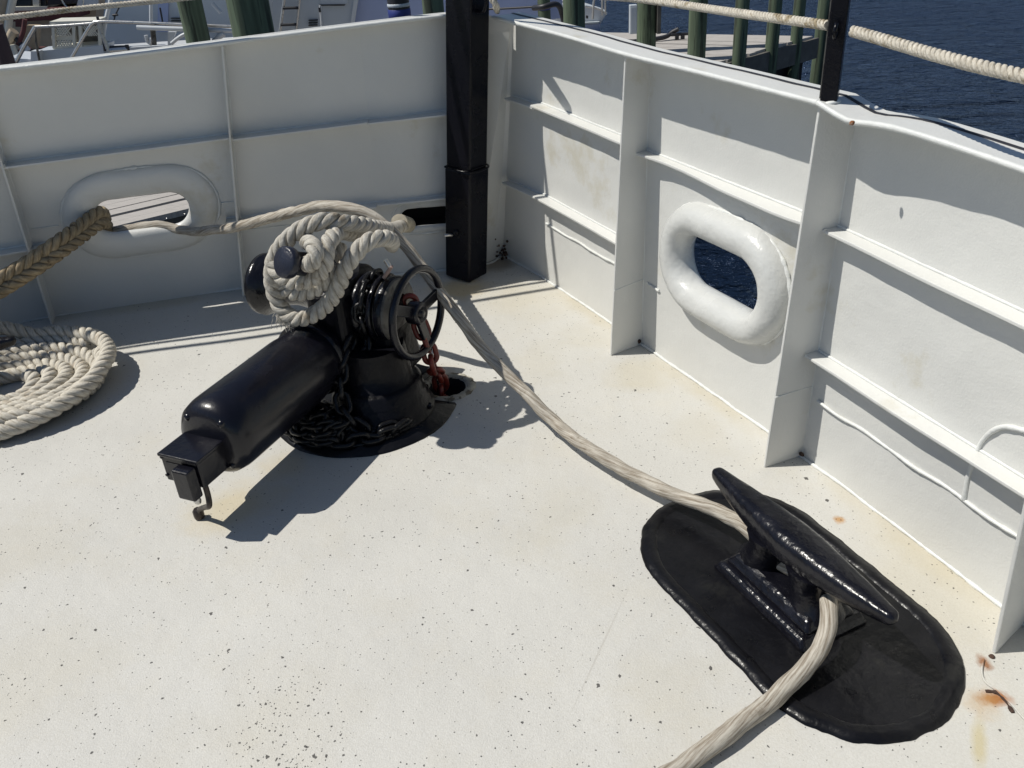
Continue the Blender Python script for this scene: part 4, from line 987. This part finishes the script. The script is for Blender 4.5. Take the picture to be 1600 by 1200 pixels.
# left-hand dock seen through the oval opening
g0, g1 = at(165, 357, -.45), at(290, 327, -.45); du = (g1-g0); du.z = 0; du.normalize(); dn = Vector((-du.y, du.x, 0))
o0 = g0-du*2.6
planks('dock', (o0.x, o0.y), du, 4.6, dn, 2, .125, .006, -.45, 'pale plank walkway edge seen through the left oval opening')
D2 = [o for o in C.objects if o.name.startswith('dock') and o.type == 'EMPTY'][-1]
g2 = dn*.31
first = None
for k in range(16):
    mb = MB() if first is None else None
    if first is None:
        mb.box((0, 0, -.022), (4.6, .14, .045), (du, dn, Vector((0, 0, 1)))); first = mb.build('plank', M['planks'], D2); o = first
    else: o = first.copy(); C.objects.link(o); o.parent = D2
    c = du*2.3+g2+dn*(.07+k*.148); o.location = (c.x, c.y, rnd.uniform(-.003, .003))
mb = MB(); mb.box(du*2.3+Vector((0, 0, -.16))+dn*.05, (4.6, .06, .22), (du, dn, Vector((0, 0, 1)))); mb.build('side_beam', M['beam'], D2)
for k in range(9):   # nail heads / drips of the plank edge
    q = du*(2.2+k*.14)+Vector((0, 0, -.03))-dn*.01
    mb = MB(); mb.lathe([(.006, 0), (.006, .02), (0, .021)], q, -dn, 6); mb.build('nail', M['steel'], D2)

pile_mesh = {}
def piling(px0, px1, py, Y, label, top=2.6, m_=None, lean=0, extra=None):
    a, b = aty(px0, py, Y), aty(px1, py, Y); x = (a.x+b.x)/2; r_ = abs(b.x-a.x)/2*.97
    P_ = empty('piling', (x, Y, -1.6), 0, label, 'piling', 'pilings round the berth')
    mb = MB(); n = 22; rs = []; H_ = top+1.6; K = 26
    for k in range(K+1):
        z = H_*k/K; rr_ = r_*(1.05-.03*z/H_)
        rs.append([Vector((math.cos(2*math.pi*j/n)*rr_*(1+.03*noise.noise(Vector((math.cos(2*math.pi*j/n)*2, math.sin(2*math.pi*j/n)*2, z*.4+x)))+.02*noise.noise(Vector((j*1.3, z*.3, x)))), math.sin(2*math.pi*j/n)*rr_, z)) for j in range(n)])
    mb.rings(rs, True); mb.build('trunk', m_ or M['pile'], P_)
    return P_
piling(290, 328, 60, 9.0, 'green piling left of the thickest one, in front of the white cabin boat', 3)
piling(362, 427, 40, 6.3, 'thickest dark green piling, close behind the left rail', 3)
piling(606, 640, 10, 8.6, 'piling with a grey and a blue band behind the left rail', 3, M['dark'])
piling(660, 693, 8, 8.3, 'pale green piling just left of the tall black post', 3)
piling(840, 860, 12, 10.5, 'thin dark piling with a blue tie, first right of the black post', 3, M['pile'])
piling(880, 914, 20, 9.6, 'green piling second right of the black post, before the small white bow', 3)
piling(995, 1025, 45, 11.9, 'green piling carrying a small grey box at the pier edge', 3)
piling(1075, 1103, 60, 11.2, 'green piling standing through the pier, right of the black hose', 3)
piling(1146, 1167, 60, 11.0, 'green piling at the pier side, third from the thin stanchion', 3)
piling(1198, 1218, 50, 11.6, 'green piling with pointed light foot, second from the thin stanchion', 3)
piling(1237, 1255, 45, 12.0, 'thin green piling close left of the thin stanchion', 3)
piling(1275, 1296, 40, 12.6, 'brown green piling half hidden behind the thin stanchion', 3)
piling(-12, 14, 70, 8.0, 'dark purple-brown piling at the far left edge', aty(0, 38, 8.0).z, M['pile2'])
def band(px0, px1, py0, py1, Y, m_, pil, name='band'):
    a, b = aty(px0, (py0+py1)/2, Y), aty(px1, (py0+py1)/2, Y); z1, z0 = aty(px0, py0, Y).z, aty(px0, py1, Y).z
    mb = MB(); r_ = abs(b.x-a.x)/2*1.04; mb.lathe([(r_*.9, 0), (r_, .01), (r_, abs(z1-z0)-.01), (r_*.9, abs(z1-z0))], ((a.x+b.x)/2-pil.location.x, Y-pil.location.y, z0-pil.location.z), (0, 0, 1), 24); return mb.build(name, m_, pil)
pl = [o for o in C.objects if o.name.startswith('piling')]
def bandr(pil, Y, z0, z1, r_, m_):
    mb = MB(); mb.lathe([(r_*.9, 0), (r_, .01), (r_, z1-z0-.01), (r_*.9, z1-z0)], (0, 0, z0-pil.location.z), (0, 0, 1), 24); mb.build('band', m_, pil)
def prad(px0, px1, py, Y): return abs(aty(px1, py, Y).x-aty(px0, py, Y).x)/2*1.06
Y = 8.6; r_ = prad(606, 640, 10, Y)
bandr(pl[2], Y, aty(620, 30, Y).z, aty(620, 13, Y).z, r_, M['blue']); bandr(pl[2], Y, aty(620, 11, Y).z, aty(620, 4, Y).z, r_, M['hullg'])
Y = 10.5; r_ = prad(840, 860, 12, Y); bandr(pl[4], Y, aty(850, 16, Y).z, aty(850, 8, Y).z, r_, M['blue'])
# meter box on the piling, vines/ropes on the pale one
a = aty(989, 30, 11.72)
bx = empty('meter_box', a, 0, 'small grey utility box fixed to a pier piling', 'box')
mb = MB(); mb.box((0, 0, 0), (.09, .10, .34)); mb.build('case', M['hullg'], bx, .006); mb = MB(); mb.box((0, -.053, 0), (.07, .006, .30)); mb.build('lid', M['hullg'], bx, .003)
a = aty(1029, 30, 11.8); bx = empty('meter_box', a, 0, 'narrow dark utility box on the right of the same pier piling', 'box')
mb = MB(); mb.box((0, 0, 0), (.05, .10, .34)); mb.build('case', M['beam'], bx, .006)
vr = empty('tied_rope', (pl[3].location.x, 8.3, 0), 0, 'pale green ropes wound round the piling left of the tall black post', 'rope')
for k in range(5):
    mb = MB(); rad = prad(660, 693, 8, 8.3)+.01
    P = [Vector((math.cos(t*.5+k)*rad, math.sin(t*.5+k)*rad, .9+t*.09)) for t in range(0, 22)]; mb.tube(spline(P, .05), .012, 6); mb.build('strand', mat('pale_green_rope', (.40, .44, .28), .8), vr)

# cleat with black hose on the pier
hz = -.45
q = at(1062, 62, hz)
hc_ = empty('dock_cleat', q, 0, 'black dock cleat with dark line on the far pier', 'dock cleat')
mb = MB(); mb.box((0, 0, .07), (.26, .04, .04)); mb.build('horn', M['dark'], hc_, .015); 
for s_ in (-1, 1): mb = MB(); mb.box((s_*.04, 0, .03), (.05, .06, .06)); mb.build('leg', M['dark'], hc_, .008)
mb = MB(); P = spline([(-.02, .0, .14), (-.10, .03, .10), (-.2, .0, .05), (-.5, -.05, .03), (-1.0, -.1, .03)], .03); mb.tube(P, .03, 8); mb.build('hose', M['dark'], hc_)

# --- moored boats
def bbox(parent, x0, x1, y0, y1, z0, z1, name, m_, bev=.0, rel=True):
    o_ = parent.location; mb = MB(); mb.box(((x0+x1)/2-o_.x, (y0+y1)/2-o_.y, (z0+z1)/2-o_.z), (x1-x0, y1-y0, z1-z0)); return mb.build(name, m_, parent, bev)
def quad_wall(parent, pts, Y, th, name, m_):
    """upright plate: outline from photo pixels on plane y=Y, real thickness th"""
    o_ = parent.location; P = [aty(x, y, Y)-o_ for x, y in pts]; mb = MB(); mb.prism(P, (0, th, 0)); return mb.build(name, m_, parent)
def bar(parent, pts, Y, r_, name, m_, n=8):
    o_ = parent.location; P = [aty(p[0], p[1], p[2] if len(p) > 2 else Y)-o_ for p in pts]; mb = MB(); mb.tube(P if len(P) == 2 else spline(P, .05), r_, n); return mb.build(name, m_, parent)

# big pale boat with ladder (behind, centre)
bt = empty('motor_yacht', aty(540, 60, 11.5), 0, 'large pale blue-white yacht behind the left rail with a metal ladder and louvred side', 'boat')
quad_wall(bt, ((418, -60), (560, -60), (546, 90), (540, 180), (400, 180)), 11.4, .25, 'side_wall', M['hullg'])
quad_wall(bt, ((556, -60), (850, -60), (850, 130), (540, 180), (546, 60)), 11.5, .3, 'hull_side', M['hullb'])
quad_wall(bt, ((800, -60), (880, -60), (878, 28), (800, 40)), 11.8, .25, 'bow_side', M['hullb'])
quad_wall(bt, ((562, -60), (569, -60), (550, 60), (544, 60)), 11.36, .05, 'corner_trim', M['hullw'])
bar(bt, ((447, -20), (436, 60)), 11.3, .018, 'ladder_rail', M['steel']); bar(bt, ((470, -20), (461, 60)), 11.3, .018, 'ladder_rail', M['steel'])
for y_ in (-12, 13, 39): bar(bt, ((446-(y_+20)*.13, y_), (470-(y_+20)*.11, y_-1)), 11.28, .016, 'ladder_rung', M['dark'])
quad_wall(bt, ((499, -60), (545, -60), (543, 6), (501, 7)), 11.37, .02, 'hatch', M['hullg'])
quad_wall(bt, ((499, 7), (540, 7), (538, 9), (499, 9)), 11.36, .02, 'hatch_frame', M['dark'])
bar(bt, ((500, 8), (503, 45)), 11.36, .012, 'hatch_frame', M['hullw'])
for y_ in (31, 35, 39): quad_wall(bt, ((482, y_), (496, y_-.5), (496, y_+1.2), (482, y_+1.7)), 11.37, .03, 'louvre', M['dark'])
bar(bt, ((499, 12), (500, 19)), 11.34, .014, 'hinge', M['dark'])
# cabin boat with chrome rail (left)
cb = empty('cabin_boat', aty(250, 70, 10.2), 0, 'white cabin boat with stainless bow rail moored behind the left rail', 'boat')
quad_wall(cb, ((172, -60), (345, -60), (418, -60), (418, 120), (168, 120), (158, 60)), 10.6, .3, 'cabin_side', M['hullg'])
quad_wall(cb, ((248, -60), (264, -60), (262, 50), (246, 50)), 10.57, .03, 'seam_panel', M['hullb'])
quad_wall(cb, ((56, 80), (162, 71), (162, 130), (56, 130)), 9.6, .3, 'hull_side', M['hullg'])
quad_wall(cb, ((160, 77), (430, 60), (430, 140), (160, 140)), 9.8, .3, 'hull_side', M['hullw'])
quad_wall(cb, ((48, 80), (60, 80), (60, 110), (48, 110)), 9.5, .1, 'corner_post', M['hullw'])
quad_wall(cb, ((12, 90), (52, 93), (52, 130), (12, 130)), 9.55, .4, 'hull_side', M['hullw'])
bar(cb, ((178, -20), (165, 34), (159, 70)), 9.9, .022, 'windscreen_post', M['hullw']); bar(cb, ((237, -20), (236, 8), (236, 34)), 9.7, .018, 'grab_pole', M['hullw'])
bar(cb, ((112, 90), (135, 50), (143, 38), (151, 34), (200, 35), (300, 39), (420, 44)), 9.2, .016, 'bow_rail', M['steel'])
bar(cb, ((55, 42), (100, 40), (150, 36)), 9.3, .014, 'bow_rail', M['steel'])
bar(cb, ((23, 101), (42, 65), (55, 42)), 9.3, .020, 'rail_leg', M['steel'])
bar(cb, ((54, 45), (57, 70), (62, 97)), 9.35, .012, 'rail_leg', M['grime'])
bar(cb, ((155, 36), (162, 60), (170, 80)), 9.2, .020, 'rail_leg', M['steel']); bar(cb, ((152, 26), (160, 55), (164, 80)), 9.25, .014, 'rail_leg', M['dark'])
bar(cb, ((238, 38), (241, 70)), 9.15, .026, 'rail_leg', M['grime'])
bar(cb, ((214, 43), (300, 46), (420, 50)), 9.1, .022, 'toe_rail', M['hullw'])
bar(cb, ((332, 5), (345, 20)), 9.8, .02, 'davit_bar', M['hullw']); bar(cb, ((350, 52), (336, 62), (333, 74)), 9.1, .03, 'fender_line', M['hullw'])
bar(cb, ((250, 12), (254, 34)), 10.4, .010, 'wire', M['dark']); bar(cb, ((178, 32), (180, 24), (186, 12)), 10.3, .008, 'wire', M['dark']); bar(cb, ((176, 24), (184, 23)), 10.3, .012, 'wire', M['dark'])
for y_ in (28, 32, 36): quad_wall(cb, ((267, y_), (292, y_), (292, y_+1.4), (267, y_+1.4)), 10.57, .03, 'louvre', M['dark'])
quad_wall(cb, ((262, 50), (274, 50), (268, 70), (262, 72)), 9.4, .05, 'seat_bracket', M['hullw'])
bar(cb, ((268, 68), (280, 58), (292, 52)), 9.4, .018, 'hose', M['hullw'])
bar(cb, ((228, 55), (233, 72), (237, 60)), 9.3, .02, 'coiled_line', M['hullw']); bar(cb, ((172, 79), (200, 77)), 9.2, .022, 'anchor_shank', M['steel']); bar(cb, ((172, 74), (198, 73)), 9.25, .015, 'anchor_stock', M['dark'])
bar(cb, ((198, 70), (200, 80)), 9.2, .02, 'anchor_crown', M['dark'])
# crate with lattice sides on it
cr = empty('plastic_basket', aty(105, 72, 9.7), 0, 'white plastic basket with lattice sides standing on the cabin boat', 'basket')
def qd(root, pts, Y, th, nm, m_): return quad_wall(root, pts, Y, th, nm, m_)
qd(cr, ((77, 34), (150, 32), (150, 38), (78, 40)), 9.62, .30, 'rim', M['plastic']); qd(cr, ((80, 56), (114, 56), (115, 63), (81, 63)), 9.64, .02, 'side_band', M['plastic'])
qd(cr, ((82, 73), (156, 70), (156, 76), (83, 77)), 9.62, .30, 'bottom', M['plastic'])
for x_ in (80, 112, 122, 152): qd(cr, ((x_, 38), (x_+5, 38), (x_+6, 75), (x_+2, 75)), 9.61, .03, 'corner_rib', M['plastic'])
for (xa, xb, ya, yb_) in ((84, 112, 41, 56), (86, 114, 63, 74), (128, 152, 40, 56)):
    nx_ = 7
    for k in range(-3, nx_):
        for s_ in (1, -1):
            h_ = yb_-ya; x0 = xa+(xb-xa)*k/nx_*1.0; x1 = x0+h_*.8; 
            if s_ < 0: x0, x1 = x1, x0
            if min(x0, x1) < xa-1 or max(x0, x1) > xb+3: continue
            bar(cr, ((x0, ya), (x1, yb_)), 9.63, .007, 'lattice_strip', M['plastic'], 5)
qd(cr, ((84, 40), (150, 38), (154, 73), (86, 75)), 9.88, .02, 'back_side', M['grime'])
# tan wooden boat at far left
tb = empty('wooden_boat', aty(50, 60, 12.5), 0, 'tan wooden boat with dark windows and maroon seats at the far left', 'boat')
quad_wall(tb, ((-60, -60), (160, -60), (150, 20), (140, 120), (-60, 130)), 13.2, .3, 'cabin_wall', M['tan'])
for a_, b_ in ((23, 49), (59, 72)): quad_wall(tb, ((a_, -40), (b_, -40), (b_, 9), (a_, 10)), 13.15, .04, 'window', M['glassd'])
quad_wall(tb, ((48, -50), (58, -50), (62, 20), (52, 20)), 13.1, .06, 'window_post', M['plastic'])
quad_wall(tb, ((21, 11), (74, 10), (74, 16), (20, 17)), 13.08, .08, 'sill', M['plastic'])
quad_wall(tb, ((20, 19), (120, 17), (118, 30), (18, 34)), 13.05, .05, 'panel', M['maroon'])
quad_wall(tb, ((74, 8), (134, 4), (126, -40), (80, -40)), 12.9, .3, 'dashboard', M['dark'])
quad_wall(tb, ((70, 14), (120, 12), (118, 29), (70, 31)), 12.7, .5, 'seat', M['maroon'])
quad_wall(tb, ((24, 28), (40, 27), (38, 42), (24, 42)), 13.0, .05, 'locker_door', M['maroon'])
mb = MB(); cw = aty(113, -2, 12.6)-tb.location; P = [cw+Vector((math.cos(2*math.pi*k/24)*.14, 0, math.sin(2*math.pi*k/24)*.14)) for k in range(24)]; mb.tube(P, .012, 6, True); mb.build('steering_wheel', M['steel'], tb)
for px_ in ((8, -20), (30, -10)): pass
bar(tb, ((12, -30), (2, 30), (-2, 60)), 12.3, .14, 'bow_timber', M['tan']); bar(tb, ((26, -30), (14, 30), (12, 70)), 12.2, .05, 'bow_timber', M['plastic'])
bar(tb, ((10, 80), (18, 55), (22, 48)), 12.0, .06, 'chair_arm', M['tan']); bar(tb, ((18, 70), (24, 84), (28, 90)), 11.9, .04, 'chair_leg', M['plastic'])
bar(tb, ((39, 30), (36, 50), (28, 70)), 12.0, .03, 'chair_back', M['maroon']); bar(tb, ((24, 60), (36, 72), (48, 79)), 12.0, .03, 'chair_leg', M['dark']); bar(tb, ((34, 70), (44, 80)), 11.8, .045, 'chair_leg', M['hullw'])
quad_wall(tb, ((40, 40), (60, 40), (56, 80), (36, 66)), 12.4, .1, 'curved_plank', M['tan'])
quad_wall(tb, ((16, 82), (52, 80), (52, 92), (16, 88)), 12.2, .4, 'deck_edge', M['maroon'])
quad_wall(tb, ((118, 14), (150, 10), (148, -20), (128, -20)), 12.8, .1, 'foredeck', M['hullg'])
# small white bow with rail, right of the post
sb = empty('small_sailboat', aty(925, 40, 14.0), 0, 'small white boat bow with thin metal pulpit between two green pilings', 'boat')
quad_wall(sb, ((855, 6), (912, 8), (949, 20), (942, 30), (928, 60), (855, 60)), 14.2, .5, 'hull_side', M['hullw'])
mb = MB(); o_ = sb.location; z_ = aty(925, 22, 14.2).z
quad_wall(sb, ((900, 36), (937, 34), (934, 37), (900, 38)), 14.1, .1, 'rub_strip', M['hullg'])
quad_wall(sb, ((900, 39), (938, 37), (936, 60), (900, 60)), 14.12, .1, 'bow_shade', M['hullb'])
bar(sb, ((926, 30), (927, 10), (930, -10)), 13.9, .018, 'pulpit_leg', M['steel']); bar(sb, ((941, 24), (941, 5), (941, -10)), 13.9, .016, 'pulpit_leg', M['steel']); bar(sb, ((946, 22), (946, 0)), 13.95, .014, 'pulpit_leg', M['steel'])
bar(sb, ((915, 10), (935, 14), (948, 22)), 13.95, .014, 'toe_rail', M['steel'])
quad_wall(sb, ((916, 25), (919, 25), (919, 29), (916, 29)), 14.0, .08, 'bow_cleat', M['dark'])
bar(sb, ((860, 2), (880, 2)), 13.9, .03, 'boom', M['hullw']); bar(sb, ((872, 16), (870, 30)), 13.8, .015, 'line', M['hullw'])
# blue line on piling
bl = empty('tied_rope', aty(855, 14, 10.3), 0, 'dark blue line tied round the thin piling right of the black post', 'rope')
mb = MB(); P = spline([Vector((-.15, 0, .02)), Vector((-.05, -.14, .04)), Vector((.1, -.08, .05)), Vector((.16, 0, -.05)), Vector((.19, .0, -.25))], .03); mb.tube(P, .03, 8); mb.build('line', M['dark'], bl)
mb = MB(); P = spline([Vector((-.1, 0, .03)), Vector((-.5, .3, .0)), Vector((-.8, .5, -.01))], .05); mb.tube(P, .012, 6); mb.build('line', M['dark'], bl)
# white rope tail tied at the top of the corner post
tr = rope([Vector((-.09, 3.80, 1.40)), at(770, 0, 1.22), at(775, 12, 1.17), at(777, 17, 1.145)], .013, name='rope_tail', m=M['rope'])
tag(tr, 'short white rope tail hanging beside the tall black post at the rail corner', 'rope')
